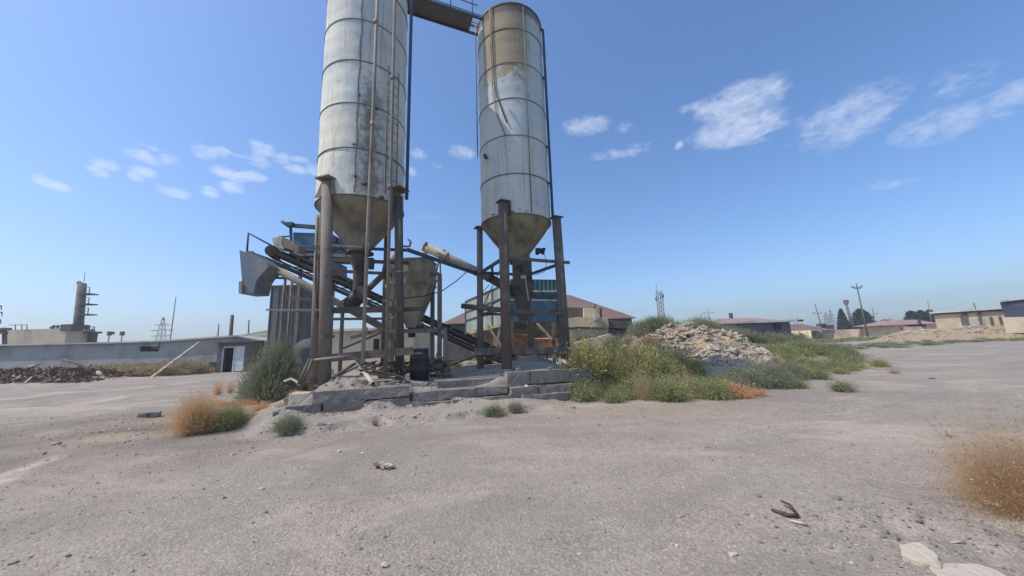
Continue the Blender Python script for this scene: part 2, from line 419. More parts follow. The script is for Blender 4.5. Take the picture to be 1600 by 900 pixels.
def mat_leaf(name, c1, c2, c3, trans=.4):
    n = NT(name); g = n.N.new('ShaderNodeNewGeometry'); oi = n.N.new('ShaderNodeObjectInfo')
    c = n.mix(g.outputs['Random Per Island'], c1, c2)
    c = n.mix(n.ramp(n.noise(.9, 3, .6, vec=g.outputs['Position']), .45, .62), c, c3)
    n.b.inputs['Roughness'].default_value = .9; n.b.inputs['Specular IOR Level'].default_value = .1
    n.L.new(c, n.b.inputs['Base Color'])
    t = n.N.new('ShaderNodeBsdfTranslucent'); n.L.new(c, t.inputs[0]); mx = n.N.new('ShaderNodeMixShader'); mx.inputs[0].default_value = trans
    out = n.N['Material Output']; n.L.new(n.b.outputs[0], mx.inputs[1]); n.L.new(t.outputs[0], mx.inputs[2]); n.L.new(mx.outputs[0], out.inputs[0])
    return n.m


M['leaf_green'] = mat_leaf('saltbush_leaf', srgb(152, 154, 104), srgb(182, 176, 130), srgb(138, 144, 104))
M['leaf_dark'] = mat_leaf('dark_bush_leaf', srgb(136, 142, 114), srgb(164, 164, 134), srgb(140, 144, 116))
M['leaf_grey'] = mat_leaf('grey_green_leaf', srgb(142, 144, 114), srgb(172, 168, 138), srgb(128, 134, 108))
M['leaf_olive'] = mat_leaf('olive_leaf', srgb(170, 162, 104), srgb(192, 178, 124), srgb(150, 150, 102))
M['leaf_orange'] = mat_leaf('dry_orange_stem', srgb(230, 180, 134), srgb(212, 160, 118), srgb(214, 182, 140))
M['leaf_straw'] = mat_leaf('straw_brown_stem', srgb(214, 180, 140), srgb(196, 160, 124), srgb(208, 182, 144))
M['leaf_tan'] = mat_leaf('dry_straw', srgb(201, 179, 143), srgb(174, 154, 125), srgb(163, 150, 118))
M['leaf_tree'] = mat_leaf('pine_leaf', srgb(66, 78, 70), srgb(80, 92, 80), srgb(60, 72, 66), .1)

# ------------------------------------------------------------ terrain
W0 = np.array([-4.85, 7.8]); WU = np.array([.94, .342]); WV = np.array([-.342, .94])


def sv(x, y):
    dx = x - W0[0]; dy = y - W0[1]; return dx * WU[0] + dy * WU[1], dx * WV[0] + dy * WV[1]


def wp(s, v, z): p = W0 + WU * s + WV * v; return np.array([p[0], p[1], z])


def hfun(x, y, detail=True):
    x = np.asarray(x, float); y = np.asarray(y, float)
    s, v = sv(x, y)
    h = vnoise(x, y, 9, 1) * .12 + vnoise(x, y, 3, 2) * .05
    near = np.exp(-((x / 14) ** 2 + ((y - 5) / 12) ** 2))
    h = h * (1 - .5 * near) - .0
    # raised foundation behind the block wall
    pl = ss(.12, .32, v) * ss(-.1, .35, s) * (1 - ss(7.4, 8.6, s)) * (1 - ss(6.2, 8.5, v))
    h = h * (1 - pl) + pl * (.58 + .16 * ss(3.5, 6, s) - .12 * ss(2.45, 2.6, s) * (1 - ss(4.4, 4.9, s)) * (1 - ss(.2, 1.6, v)) + vnoise(x, y, .7, 5) * .06)
    # soil bank left of the wall
    h = h + .32 * ss(-1.6, -.1, s) * (1 - ss(-.1, .3, s)) * ss(-.6, .6, v) * (1 - ss(3, 6, v))
    # dusty ledge in front of the wall with a broken edge
    e = -1.05 + vnoise(x, y, .5, 8) * .5 + vnoise(x, y, .15, 9) * .14
    ap = ss(-.06, .06, v - e) * (1 - ss(.1, .2, v)) * ss(-.9, .0, s + vnoise(x, y, .6, 3)) * (1 - ss(5.0, 6.6, s))
    h = h + ap * (.12 + .06 * ss(-1, 0, v)) + ss(-.55, -.05, v) * (1 - ss(.0, .14, v)) * ss(-.4, .2, s) * (1 - ss(7, 7.6, s)) * np.clip(vnoise(x, y, .8, 60) + vnoise(x, y, .25, 61) * .6 + .1, 0, 1) * .34
    def blob(cx, cy, rx, ry, hh, k=2.0):
        return hh * np.exp(-(((np.abs(x - cx) / rx) ** k) + ((np.abs(y - cy) / ry) ** k)))
    h = h + blob(-4.35, 9.0, .5, .42, .34) * (1 + vnoise(x, y, .25, 40)) + blob(-4.9, 9.9, .6, .6, .12) + blob(.5, 12.5, 1.0, .9, .3) * (1 + 1.2 * vnoise(x, y, .4, 41)) + blob(-3.0, 9.6, .7, .5, .12)
    # overgrown rubble heap to the right
    hb = 1.95 * np.exp(-(np.abs((x - 9.6) / 3.7) ** 2.6 + np.abs((y - 20.6) / 3.4) ** 3)) + 1.0 * np.exp(-(np.abs((x - 15.5) / 4.5) ** 2 + np.abs((y - 21.5) / 3.4) ** 2)) + .7 * np.exp(-(np.abs((x - 5.2) / 2.2) ** 2 + np.abs((y - 18.5) / 2.4) ** 2))
    h = h + hb * (1 + .5 * vnoise(x, y, 1.1, 11) + .3 * vnoise(x, y, .45, 12))
    # bank below the sheds on the far right
    bk = ss(44, 50, y + .12 * (x - 55)) * ss(1.0, 1.13, x / np.maximum(y, 1)) * ss(40, 46, x) * (1 - ss(62, 72, y))
    h = h + 1.5 * bk * (1 + .5 * vnoise(x, y, 2.5, 13))
    # scrap heap bed on the left
    h = h + .55 * np.exp(-(np.abs((x + 36) / 9.5) ** 4 + np.abs((y - 23.6) / 1.8) ** 2)) * (1 + .8 * vnoise(x, y, 1.2, 14))
    # ruts across the left
    rr = (vnoise(x * .35 + y * .12, y, .8, 15) * .14 + vnoise(x * .5, y, .3, 18) * .05) * ss(3, 6, -x) * (1 - ss(16, 22, y)) * ss(4, 6, y)
    h = h + rr
    # churned stony patch by the right-hand bush
    pt = np.exp(-(((x - 3.35) / 1.0) ** 2 + ((y - 3.05) / .42) ** 2))
    h = h + pt * (vnoise(x, y, .22, 16) * .13 + vnoise(x, y, .09, 17) * .06)
    if detail:
        k = np.exp(-(y / 14) ** 2)
        h = h + k * (vnoise(x, y, .45, 20) * .018 + vnoise(x, y, .16, 21) * .012)
    return h


def ground():
    xs = np.concatenate([-np.geomspace(10, 3000, 130)[::-1], np.arange(-9.93, 10, .075), np.geomspace(10.1, 3000, 150)])
    ys = np.concatenate([np.arange(-6, 1.2, .6), np.arange(1.2, 13.5, .06), np.arange(13.5, 26, .16), np.geomspace(26, 4000, 150)])
    X, Y = np.meshgrid(xs, ys); Z = hfun(X, Y); n = len(xs); m = len(ys)
    far = ss(110, 200, np.hypot(X, Y)); Z = Z * (1 - far)
    v = np.stack([X.ravel(), Y.ravel(), Z.ravel()], 1)
    i, j = np.meshgrid(np.arange(n - 1), np.arange(m - 1)); a = (j * n + i).ravel()
    f = np.stack([a, a + 1, a + 1 + n, a + n], 1)
    o = raw_mesh('ground', v, f, M['ground'], smooth=True); tag(o, kind='structure')
    x, y = v[:, 0], v[:, 1]; s, vv = sv(x, y)
    soil = np.exp(-(np.abs((x - 9.8) / 5.5) ** 3 + np.abs((y - 19.5) / 4.2) ** 3)) + np.exp(-(((x + 7.5) / 2.2) ** 2 + ((y - 8.3) / 1.5) ** 2)) * .8 + ss(43, 46, y + .12 * (x - 55)) * ss(1.0, 1.1, x / np.maximum(y, 1)) * ss(40, 46, x) * 1.6
    soil += .5 * ss(18, 30, np.abs(y)) * ss(5, -20, x) * 0 + np.exp(-(((x - 3) / 3) ** 2 + ((y - 8.1) / .6) ** 2)) * .5
    soil += ss(60, 90, y) * .6
    dust = ss(-1.2, -.9, vv + vnoise(x, y, .5, 8) * .5) * (1 - ss(.9, 1.8, vv)) * ss(-3.2, -.6, s) * (1 - ss(4.8, 6.2, s))
    dust += .8 * np.exp(-(((s - 1.0) / 2.2) ** 2 + ((vv - 1.2) / .9) ** 2))
    dirt = .9 * np.exp(-(np.abs((x + 8.5) / 4.5) ** 3 + np.abs((y - 7.2) / 2.3) ** 3)) * (.6 + 1.2 * vnoise(x, y, .8, 50))
    pale = np.zeros(len(x))
    for w, pts in ((.16, [(-60, 770), (20, 738), (90, 714)]), (.3, [(-80, 632), (60, 622), (160, 612), (310, 597)]), (.3, [(-80, 652), (60, 640), (180, 624), (300, 609)]), (.22, [(500, 900), (900, 800), (1250, 700), (1600, 640)]), (.22, [(200, 900), (700, 770), (1200, 670), (1600, 618)]), (.3, [(1000, 900), (1250, 760), (1500, 640), (1560, 560)])):
        for p0, p1 in zip(pts[:-1], pts[1:]):
            a, b = G(*p0)[:2], G(*p1)[:2]; ab = b - a; tt = np.clip(((x - a[0]) * ab[0] + (y - a[1]) * ab[1]) / (ab @ ab), 0, 1)
            dd = np.hypot(x - a[0] - ab[0] * tt, y - a[1] - ab[1] * tt) + vnoise(x, y, .5, 51) * w; pale = np.maximum(pale, (1 - ss(w * .5, w * 1.5, dd)) * (.9 if p0[0] < 400 and p0[1] < 800 else .16))
    for nm, arr in (('soil', soil), ('dust', dust), ('dirt', dirt), ('pale', pale)):
        at = o.data.attributes.new(nm, 'FLOAT', 'POINT'); at.data.foreach_set('value', np.clip(arr, 0, 1).astype(np.float32))


ground()
gz = lambda x, y: float(hfun(np.array([x]), np.array([y]))[0])

# ------------------------------------------------------------ rocks and gravel
def ico(sub):
    import bmesh
    bm = bmesh.new(); bmesh.ops.create_icosphere(bm, subdivisions=sub, radius=1.0)
    v = np.array([p.co[:] for p in bm.verts]); f = np.array([[q.index for q in p.verts] for p in bm.faces]); bm.free(); return v, f


IV, IF = ico(1); IV2, IF2 = ico(2)


def rock_verts(rng, base, chunk=.35):
    v = base.copy()
    for _ in range(13):   # cut flat faces
        d = rng.normal(size=3); d /= np.linalg.norm(d); k = rng.uniform(.35, .75); t = v @ d - k; v = v - np.outer(np.clip(t, 0, None), d)
    return v * (1 + rng.uniform(-.08, .08, (len(v), 1)))


ROCKS = [rock_verts(RNG, IV) for _ in range(10)]; ROCKS2 = [rock_verts(RNG, IV2) for _ in range(8)]


def scatter_rocks(name, pts, sizes, mat, label, cat, flat=.6, sink=.3):
    V = []; Fs = []; o = 0
    for (x, y, z), s in zip(pts, sizes):
        b = ROCKS[RNG.integers(10)] * np.array([1, RNG.uniform(.6, 1), RNG.uniform(.4, .8) * flat / .6]) * s
        a = RNG.uniform(0, 6.28); c, q = math.cos(a), math.sin(a)
        b = b @ np.array([[c, -q, 0], [q, c, 0], [0, 0, 1]]).T + np.array([x, y, z + s * (.5 - sink) * flat])
        V.append(b); Fs.append(IF + o); o += len(b)
    ob = raw_mesh(name, np.concatenate(V), np.concatenate(Fs), mat, origin=(pts[0][0], pts[0][1], 0)); return tag(ob, label, cat, kind='stuff')


def gravel():
    n = 17000; y = 1.3 + 8.5 * RNG.random(n) ** 1.3; x = (RNG.random(n) * 2 - 1) * (y * 1.6 + .6)
    cl = vnoise(x, y, .9, 31) + vnoise(x, y, .3, 32) * .6 + .22 * (x > .3)
    k = (cl > -.16); x, y = x[k], y[k]
    s, v = sv(x, y); k = ~((v > -.05) & (s > -.3)); x, y = x[k], y[k]
    z = hfun(x, y); size = .0046 * np.exp(RNG.normal(0, .62, len(x))) * (1 + .07 * y) + .0025
    h = len(x) // 2
    scatter_rocks('gravel', list(zip(x[:h], y[:h], z[:h])), size[:h], M['concrete_pale'], 'pale loose pebbles strewn over the dusty yard', 'gravel')
    scatter_rocks('gravel', list(zip(x[h:], y[h:], z[h:])), size[h:], M['rock_dark'], 'dark loose pebbles strewn over the dusty yard', 'gravel')
    # broken edge of the ledge and stony patch
    pts = []; sz = []
    for _ in range(420):
        s = RNG.uniform(-.8, 5.4); v = -1.1 + RNG.normal(0, .16); p = wp(s, v, 0); pts.append((p[0], p[1], gz(p[0], p[1]))); sz.append(.018 * math.exp(RNG.normal(0, .55)))
    scatter_rocks('rubble', pts, sz, M['concrete_pale'], 'small broken lumps along the crumbling ledge below the block wall', 'rubble')
    pts = []; sz = []
    for _ in range(900):
        s = RNG.uniform(-.3, 7.2); v = RNG.choice([-.03, -.2, -.05]) + RNG.normal(0, .05); p = wp(s, v, 0); pts.append((p[0], p[1], gz(p[0], p[1]) + .0)); sz.append(.016 * math.exp(RNG.normal(0, .6)))
    scatter_rocks('rubble', pts, sz, M['concrete'], 'crumbs of cement and soil piled at the foot of the block wall', 'rubble', flat=.8)
    pts = []; sz = []
    for _ in range(900):
        s = RNG.uniform(.1, 7.4); v = .35 + abs(RNG.normal(0, .7)); p = wp(s, v, 0); pts.append((p[0], p[1], gz(p[0], p[1]))); sz.append(.02 * math.exp(RNG.normal(0, .65)))
    scatter_rocks('rubble', pts, sz, M['concrete'], 'loose cement lumps and stones on the raised foundation', 'rubble', flat=.8)
    pts = []; sz = []
    for _ in range(500):
        x = 3.2 + RNG.normal(0, .7); y = 3.1 + RNG.normal(0, .32); pts.append((x, y, gz(x, y))); sz.append(.013 * math.exp(RNG.normal(0, .5)))
    scatter_rocks('rubble', pts, sz, M['rock_dark'], 'churned stones in front of the orange bush at the right edge', 'rubble')
    pts = []; sz = []
    for _ in range(260):
        x = -8 + RNG.normal(0, 1.8); y = 7.6 + RNG.normal(0, 1.0); pts.append((x, y, gz(x, y))); sz.append(.025 * math.exp(RNG.normal(0, .5)))
    scatter_rocks('rubble', pts, sz, M['rock'], 'scattered lumps of soil and stone on the left track', 'rubble')


gravel()


def single_rock(name, p, size, mat, label, cat, rz=0, tilt=0, group=None, idx=0, sink=.25):
    b = ROCKS2[idx % 8] * np.array(size)
    R = np.array((Matrix.Rotation(rz, 3, 'Z') @ Matrix.Rotation(tilt, 3, 'X')))
    v = b @ R.T; v = v + np.array(p); v[:, 2] += size[2] * (1 - 2 * sink) * .5
    return tag(raw_mesh(name, v, IF2, mat, origin=p), label, cat, group)


def heap_rocks():
    cl = 'broken concrete chunks on the rubble heap'
    cnt = 0
    for i in range(1500):
        px = RNG.uniform(1000, 1205); t = (px - 1000) / 205
        x = 7.4 + RNG.uniform(0, 7.2); y = RNG.uniform(16.9, 20.0); z = gz(x, y)
        if z < .35 or cnt >= 210: continue
        if x > 12 and RNG.random() < .5: continue
        s = .155 * math.exp(RNG.normal(0, .55)) * (1.3 if z > 1.6 else 1)
        b = bpy.data.objects
        src = HR.get(cnt % 8)
        if src is None:
            src = single_rock('concrete_chunk', (x, y, z), (1, .8, .5), M['rock'], 'pale broken concrete chunk lying on the rubble heap', 'concrete chunk', group=cl, idx=cnt); HR[cnt % 8] = src; o = src
        else:
            o = src.copy(); COL.objects.link(o)
        o.location = (x, y, z + s * .05); o.scale = (s, s * RNG.uniform(.7, 1.2), s * RNG.uniform(.6, 1.2)); o.rotation_euler = (RNG.uniform(-.5, .5), RNG.uniform(-.5, .5), RNG.uniform(0, 6.28)); cnt += 1
    pts = []; sz = []
    for i in range(5200):
        x = RNG.uniform(6.6, 14.6); y = RNG.uniform(16.2, 20.2); z = gz(x, y)
        if z < .2: continue
        pts.append((x, y, z)); sz.append(.05 * math.exp(RNG.normal(0, .6)))
    scatter_rocks('rubble', pts, sz, M['rock'], 'loose stones and broken mortar covering the rubble heap', 'rubble', flat=.8)
    pts = []; sz = []
    for i in range(1500):
        x = RNG.uniform(46, 72); y = RNG.uniform(42, 50); z = gz(x, y)
        if z < .25: continue
        pts.append((x, y, z)); sz.append(.13 * math.exp(RNG.normal(0, .5)))
    scatter_rocks('rubble', pts, sz, M['rock'], 'pale stones littering the bank below the tan shed', 'rubble')
    # the big dark-edged chunks at the heap's crest
    for k, (px, py, s) in enumerate(((1022, 518, .34), (1048, 522, .42), (1078, 514, .4), (1060, 511, .28), (1105, 521, .3))):
        p = P(px, py + 4, 18.6); p[2] = max(p[2] - .12, gz(p[0], p[1]) - .05)
        lb = ['large grey chunk at the left end of the heap crest', 'largest rounded slab chunk at the middle of the heap crest', 'dark topped slab lying along the heap crest', 'small chunk topping the crest of the rubble heap', 'pale chunk at the right of the heap crest'][k]
        single_rock('concrete_chunk', p, (s * 1.3, s * .8, s * .42), M['rock'], lb, 'concrete chunk', rz=k * .7, idx=k)


HR = {}
heap_rocks()

# ------------------------------------------------------------ vegetation
def bush_arrays(rng, n=700, seg=3, leaves=2, upright=.5, w=.010, leaf=.06, curl=.5):
    # unit bush: radius 1, height about 1; stems fan out from the base, with thin leaves along them
    a = rng.uniform(0, 2 * math.pi, n); ct = rng.random(n) ** upright; st = np.sqrt(np.clip(1 - ct ** 2, 0, 1))
    d = np.stack([np.cos(a) * st, np.sin(a) * st, ct], 1); L = rng.uniform(.55, 1.0, n) * (1 + .25 * np.sin(a * 3 + rng.uniform(0, 6)) * st)
    base = np.stack([rng.normal(0, .12, n), rng.normal(0, .12, n), np.zeros(n)], 1)
    V = []; Fc = []; o = 0; p = base; dd = d.copy(); pts = [p]
    for k in range(seg):
        dd = dd + rng.normal(0, curl / seg, (n, 3)); dd[:, 2] -= .12 * k / seg; dd /= np.linalg.norm(dd, axis=1)[:, None]
        p = p + dd * (L / seg)[:, None]; pts.append(p)
    side = np.cross(d, rng.normal(size=(n, 3))); side /= np.linalg.norm(side, axis=1)[:, None] + 1e-9
    for k in range(seg):
        w0 = w * (1 - .25 * k); w1 = w * (1 - .25 * (k + 1))
        V += [pts[k] - side * w0, pts[k] + side * w0, pts[k + 1] + side * w1, pts[k + 1] - side * w1]
        i = np.arange(n); q = np.stack([o + i, o + n + i, o + 2 * n + i, o + 3 * n + i], 1); Fc.append(q); o += 4 * n
    for k in range(leaves * seg):
        j = 1 + k % seg; t = rng.random((n, 1)); b = pts[j - 1] * (1 - t) + pts[j] * t
        ld = rng.normal(size=(n, 3)) + d * .8; ld /= np.linalg.norm(ld, axis=1)[:, None]; ll = leaf * rng.uniform(.5, 1.4, (n, 1))
        sd = np.cross(ld, rng.normal(size=(n, 3))); sd /= np.linalg.norm(sd, axis=1)[:, None] + 1e-9; sd *= ll * .16
        V += [b, b + ld * ll * .5 + sd, b + ld * ll, b + ld * ll * .5 - sd]
        i = np.arange(n); Fc.append(np.stack([o + i, o + n + i, o + 2 * n + i, o + 3 * n + i], 1)); o += 4 * n
    v = np.concatenate(V); v[:, 2] = np.clip(v[:, 2], -.02, None)
    return v, np.concatenate(Fc)


BR = np.random.default_rng(21)
BUSH = [bush_arrays(BR, 620, 4, 2, .65, .006, .085, .7) for _ in range(6)]
BUSH_BIG = [bush_arrays(BR, 5200, 4, 2, .75, .0028, .035) for _ in range(2)]
BUSH_TALL = [bush_arrays(BR, 1500, 5, 4, .7, .0045, .055, .8) for _ in range(2)]
BUSH_LO = [bush_arrays(BR, 170, 2, 2, .9, .02, .2) for _ in range(4)]
WISP = [bush_arrays(BR, 260, 3, 1, .45, .006, .06, .35) for _ in range(3)]


def bush(name, x, y, r, h, mat, label, cat, src, rz=0, group=None, z=None, lean=(0, 0)):
    v, f = src; v = v * np.array([r, r, h]); c, s = math.cos(rz), math.sin(rz); v = v @ np.array([[c, -s, 0], [s, c, 0], [0, 0, 1]]).T
    v = v + np.array([lean[0], lean[1], 0]) * v[:, 2:3]
    zz = gz(x, y) if z is None else z
    o = raw_mesh(name, v + np.array([x, y, zz]), f, mat, origin=(x, y, zz)); return tag(o, label, cat, group)


def mass(name, items, mat, label, cat, srcs):
    V = []; Fc = []; o = 0
    for k, (x, y, r, h) in enumerate(items):
        v, f = srcs[k % len(srcs)]; a = RNG.uniform(0, 6.28); c, s = math.cos(a), math.sin(a)
        v = (v * np.array([r, r, h])) @ np.array([[c, -s, 0], [s, c, 0], [0, 0, 1]]).T + np.array([x, y, gz(x, y) - .03])
        V.append(v); Fc.append(f + o); o += len(v)
    ob = raw_mesh(name, np.concatenate(V), np.concatenate(Fc), mat, origin=(items[0][0], items[0][1], 0)); return tag(ob, label, cat, kind='stuff')


def region(n, poly, zrange=(.8, 1.2), hr=(.6, 1.0), seed=1, zmin=None):
    # random spots inside a plan polygon
    rg = np.random.default_rng(seed); poly = np.array(poly); out = []
    lo = poly.min(0); hi = poly.max(0)
    while len(out) < n:
        p = rg.uniform(lo, hi); c = False; j = len(poly) - 1
        for i in range(len(poly)):
            if (poly[i][1] > p[1]) != (poly[j][1] > p[1]) and p[0] < (poly[j][0] - poly[i][0]) * (p[1] - poly[i][1]) / (poly[j][1] - poly[i][1]) + poly[i][0]: c = not c
            j = i
        if c: r = rg.uniform(*zrange); out.append((p[0], p[1], r, r * rg.uniform(*hr)))
    return out


def vegetation():
    # single bushes in the yard
    g = G(278, 686); bush('dry_bush', g[0], g[1] + .35, .52, .95, M['leaf_orange'], 'rounded orange dry tumbleweed in front of the left track', 'bush', BUSH_BIG[0])
    g = G(300, 668); bush('dry_bush', g[0], g[1] + .2, .45, .95, M['leaf_straw'], 'taller straw stalks rising out of the orange tumbleweed', 'bush', WISP[0], 2)
    g = G(326, 680); bush('dry_bush', g[0] + .1, g[1] + .4, .46, .62, M['leaf_olive'], 'yellow green half of the tumbleweed clump, beside the orange one', 'bush', BUSH_BIG[1], 1)
    g = G(437, 684); bush('green_bush', g[0], g[1] + .25, .34, .36, M['leaf_dark'], 'small dark green round bush left of the block wall', 'bush', BUSH_TALL[1], 2)
    g = G(772, 654); bush('green_bush', g[0], g[1] + .25, .38, .34, M['leaf_grey'], 'low grey green bush in front of the middle of the block wall', 'bush', BUSH[1], 2)
    g = G(805, 650); bush('green_bush', g[0], g[1] + .3, .3, .28, M['leaf_grey'], 'smallest grey green bush touching the right of the one before the block wall', 'bush', BUSH[2], 3)
    g = G(583, 668); bush('dry_bush', g[0], g[1] + .1, .15, .26, M['leaf_tan'], 'tiny brown dry weed on the crumbling ledge', 'bush', WISP[0], 3)
    g = G(332, 622); bush('dry_bush', g[0], g[1] + .2, .32, .75, M['leaf_orange'], 'upright thin rusty weed behind the orange tumbleweed', 'bush', WISP[1], 3)
    g = G(350, 618); bush('dry_bush', g[0] - .2, g[1] + .5, .3, .6, M['leaf_orange'], 'second upright rusty weed between the tumbleweed and the tall bush', 'bush', WISP[2], 1)
    # the tall green bush beside the left silo
    p = G(416, 622, .1)
    b = thing('tall_bush', (p[0], p[1] + .2, gz(p[0], p[1])), 'tall feathery green bush left of the left silo', 'bush')
    for k, (dx, dy, r, h, s) in enumerate(((0, 0, .85, 2.0, 0), (-.45, -.1, .6, 1.3, 1), (.35, .15, .55, 1.7, 1), (.1, -.35, .75, 1.0, 0), (.05, .3, .6, 2.55, 1), (-.2, .2, .5, 2.2, 0))):
        v, f = BUSH_TALL[s]; v = v * np.array([r, r, h]) + np.array([p[0] + dx, p[1] + .2 + dy, gz(p[0], p[1])]); raw_mesh('branches', v, f, M['leaf_dark'], parent=b)
    g = P(400, 612, 10.5); mass('dry_grass', region(10, [(-9.4, 10), (-6.4, 9.6), (-6.2, 10.8), (-9.4, 11.4)], (.3, .5), (.5, .8), 3), M['leaf_orange'], 'rusty dry weeds round the foot of the tall green bush', 'weeds', WISP)
    # foreground right bush
    b = thing('dry_bush', (4.1, 3.2, gz(4.1, 3.2)), 'large fuzzy orange brown tumbleweed cut off by the right edge of the photo', 'bush')
    for k, (dx, dy, r, h, mt) in enumerate(((.16, 0, .6, .8, 'leaf_straw'), (.3, .12, .7, .95, 'leaf_straw'), (.42, -.05, .66, .84, 'leaf_tan'))):
        v, f = bush_arrays(BR, 6000, 5, 1, .7, .0012, .014, 1.0); raw_mesh('branches', v * np.array([r, r, h]) + np.array([4.2 + dx, 3.25 + dy, gz(4.1, 3.2)]), f, M[mt], parent=b)
    v, f = bush_arrays(BR, 380, 6, 3, .8, .0028, .03, 1.1); raw_mesh('stalks', v * np.array([.74, .74, 1.0]) + np.array([4.45, 3.3, gz(4.1, 3.2)]), f, M['leaf_tan'], parent=b)
    # scrub right of the foundation
    mass('scrub', region(30, [(2.1, 8.9), (5.6, 9.6), (6.0, 10.9), (2.0, 10.6), (1.6, 9.6)], (.4, .7), (.9, 1.4), 5), M['leaf_green'], 'thick green scrub beside the right end of the block wall', 'scrub', BUSH)
    mass('scrub', region(20, [(2.0, 10.4), (5.6, 10.8), (5.4, 13.0), (2.6, 13.0)], (.7, 1.05), (1.4, 1.9), 55), M['leaf_olive'], 'tallest yellow green scrub just right of the right silo', 'scrub', BUSH)
    mass('scrub', region(9, [(2.2, 9.0), (5.0, 9.6), (5.2, 11.5), (2.4, 11.5)], (.3, .5), (1.5, 2.6), 56), M['leaf_tan'], 'dead straw stems poking out of the scrub by the block wall', 'weeds', WISP)
    mass('scrub', region(22, [(2.8, 12.4), (7.0, 13.6), (7.4, 16.5), (3.4, 16.0)], (.7, 1.1), (1.2, 1.6), 6), M['leaf_olive'], 'yellow green scrub between the right silo and the rubble heap', 'scrub', BUSH)
    mass('scrub', region(9, [(6.0, 10.5), (9.6, 12.4), (11.5, 15.0), (8.0, 14.0)], (.3, .5), (1.4, 2.2), 57), M['leaf_tan'], 'dead straw stems in the scrub before the rubble heap', 'weeds', WISP)
    mass('scrub', region(26, [(5.4, 9.9), (9.6, 11.8), (11.5, 15.0), (7.0, 13.0)], (.5, .8), (.8, 1.2), 7), M['leaf_grey'], 'grey green scrub along the edge of the yard before the rubble heap', 'scrub', BUSH)
    mass('scrub', region(44, [(10.5, 13.0), (13.5, 14.2), (17.5, 18.5), (17, 21), (13.5, 19.5)], (.5, .9), (.7, 1.1), 8), M['leaf_green'], 'green scrub spreading right of the rubble heap', 'scrub', BUSH)
    mass('scrub', region(70, [(6, 20.3), (11, 20.6), (16, 21.2), (20, 22.2), (20, 24), (6, 22.5)], (.6, 1.0), (.9, 1.3), 9), M['leaf_grey'], 'scrub growing along the top of the rubble heap', 'scrub', BUSH)
    mass('scrub', region(8, [(6.9, 19.8), (9.2, 20.2), (9.2, 21.2), (7, 21.2)], (.6, .9), (1.2, 1.6), 10), M['leaf_grey'], 'tallest bushes on the left shoulder of the rubble heap', 'scrub', BUSH)
    mass('scrub', region(16, [(4.6, 17.2), (6.9, 17.0), (7.2, 18.6), (5.2, 19.4)], (.4, .7), (.9, 1.3), 12), M['leaf_tan'], 'straw coloured dry weeds on the left slope of the rubble heap', 'weeds', BUSH)
    for k, (px, py, r, h, mt, lb) in enumerate(((1160, 622, .55, .5, 'leaf_orange', 'rust orange low bush at the yard edge in front of the rubble heap'),
                                                (1132, 618, .35, .4, 'leaf_orange', 'small orange bush touching the left of the rust orange one'),
                                                (1190, 618, .35, .25, 'leaf_orange', 'flat straggling orange weed right of the rust orange bush'),
                                                (1328, 612, .42, .4, 'leaf_grey', 'grey green bush standing alone at the end of the scrub'),
                                                (1290, 592, .5, .5, 'leaf_green', 'olive bush at the right end of the scrub, behind the lone grey one'),
                                                (1384, 574, .55, .45, 'leaf_olive', 'lone yellowish bush out on the open yard'),
                                                (1255, 606, .4, .35, 'leaf_green', 'low green bush in the scrub edge left of the lone grey one'))):
        g = G(px, py); bush('low_bush', g[0], g[1] + r * .5, r, h, M[mt], lb, 'bush', BUSH[k % 5], k)
    g = G(1398, 583); bush('dry_bush', g[0], g[1], .35, .3, M['leaf_tan'], 'thin grey dry weed just before the lone yellowish bush', 'bush', WISP[1])
    # far scrub, dry grass along the shed
    mass('scrub', region(70, [(24, 27), (38, 34), (62, 44), (60, 48), (36, 42), (24, 33)], (.5, 1.0), (.35, .6), 14), M['leaf_grey'], 'low green weeds along the far side of the yard', 'weeds', BUSH_LO)
    mass('scrub', region(90, [(34, 50), (70, 66), (84, 80), (60, 78), (34, 62)], (.8, 1.5), (.35, .6), 15), M['leaf_green'], 'low weeds below the adobe wall', 'weeds', BUSH_LO)
    mass('scrub', region(60, [(54, 41.5), (75, 38.5), (78, 41), (58, 44.5)], (.4, .8), (.5, .8), 16), M['leaf_olive'], 'dull green weeds at the foot of the bank below the tan shed', 'weeds', BUSH_LO)
    mass('dry_grass', region(190, [(-31.5, 26.0), (-24.9, 26.2), (-24.4, 28.6), (-34, 29.2)], (.5, .8), (1.1, 1.6), 17), M['leaf_tan'], 'straw coloured dry grass along the foot of the long grey shed', 'grass', BUSH_LO)
    mass('dry_grass', region(150, [(-56, 24.8), (-31.5, 25), (-31.5, 29.3), (-56, 29.2)], (.5, .8), (1.0, 1.5), 18), M['leaf_tan'], 'dry weeds behind the scrap heap on the left', 'grass', BUSH_LO)
    mass('scrub', region(30, [(-4.5, 14.6), (-1.2, 15.4), (-.6, 18.5), (-4, 18.5)], (.4, .7), (.7, 1.0), 19), M['leaf_olive'], 'green weeds behind the conveyor between the two silos', 'weeds', BUSH)
    mass('scrub', region(26, [(-1, 15.2), (3.4, 14.6), (4, 16), (0, 16.5)], (.35, .6), (.5, .8), 20), M['leaf_olive'], 'green weeds behind the right silo legs', 'weeds', BUSH)
    mass('scrub', region(16, [(-9.6, 13), (-7.6, 13), (-7.4, 15), (-9.6, 15)], (.5, .8), (1.0, 1.6), 22), M['leaf_dark'], 'dark bushes at the foot of the tall grey cabin', 'scrub', BUSH)
    # scattered tufts
    mass('dry_grass', region(14, [(-7.5, 7.6), (-5.4, 8.0), (-5.6, 9.2), (-8, 9)], (.12, .22), (.6, 1.0), 23), M['leaf_tan'], 'tiny dry tufts on the soil left of the block wall', 'grass', WISP)


vegetation()


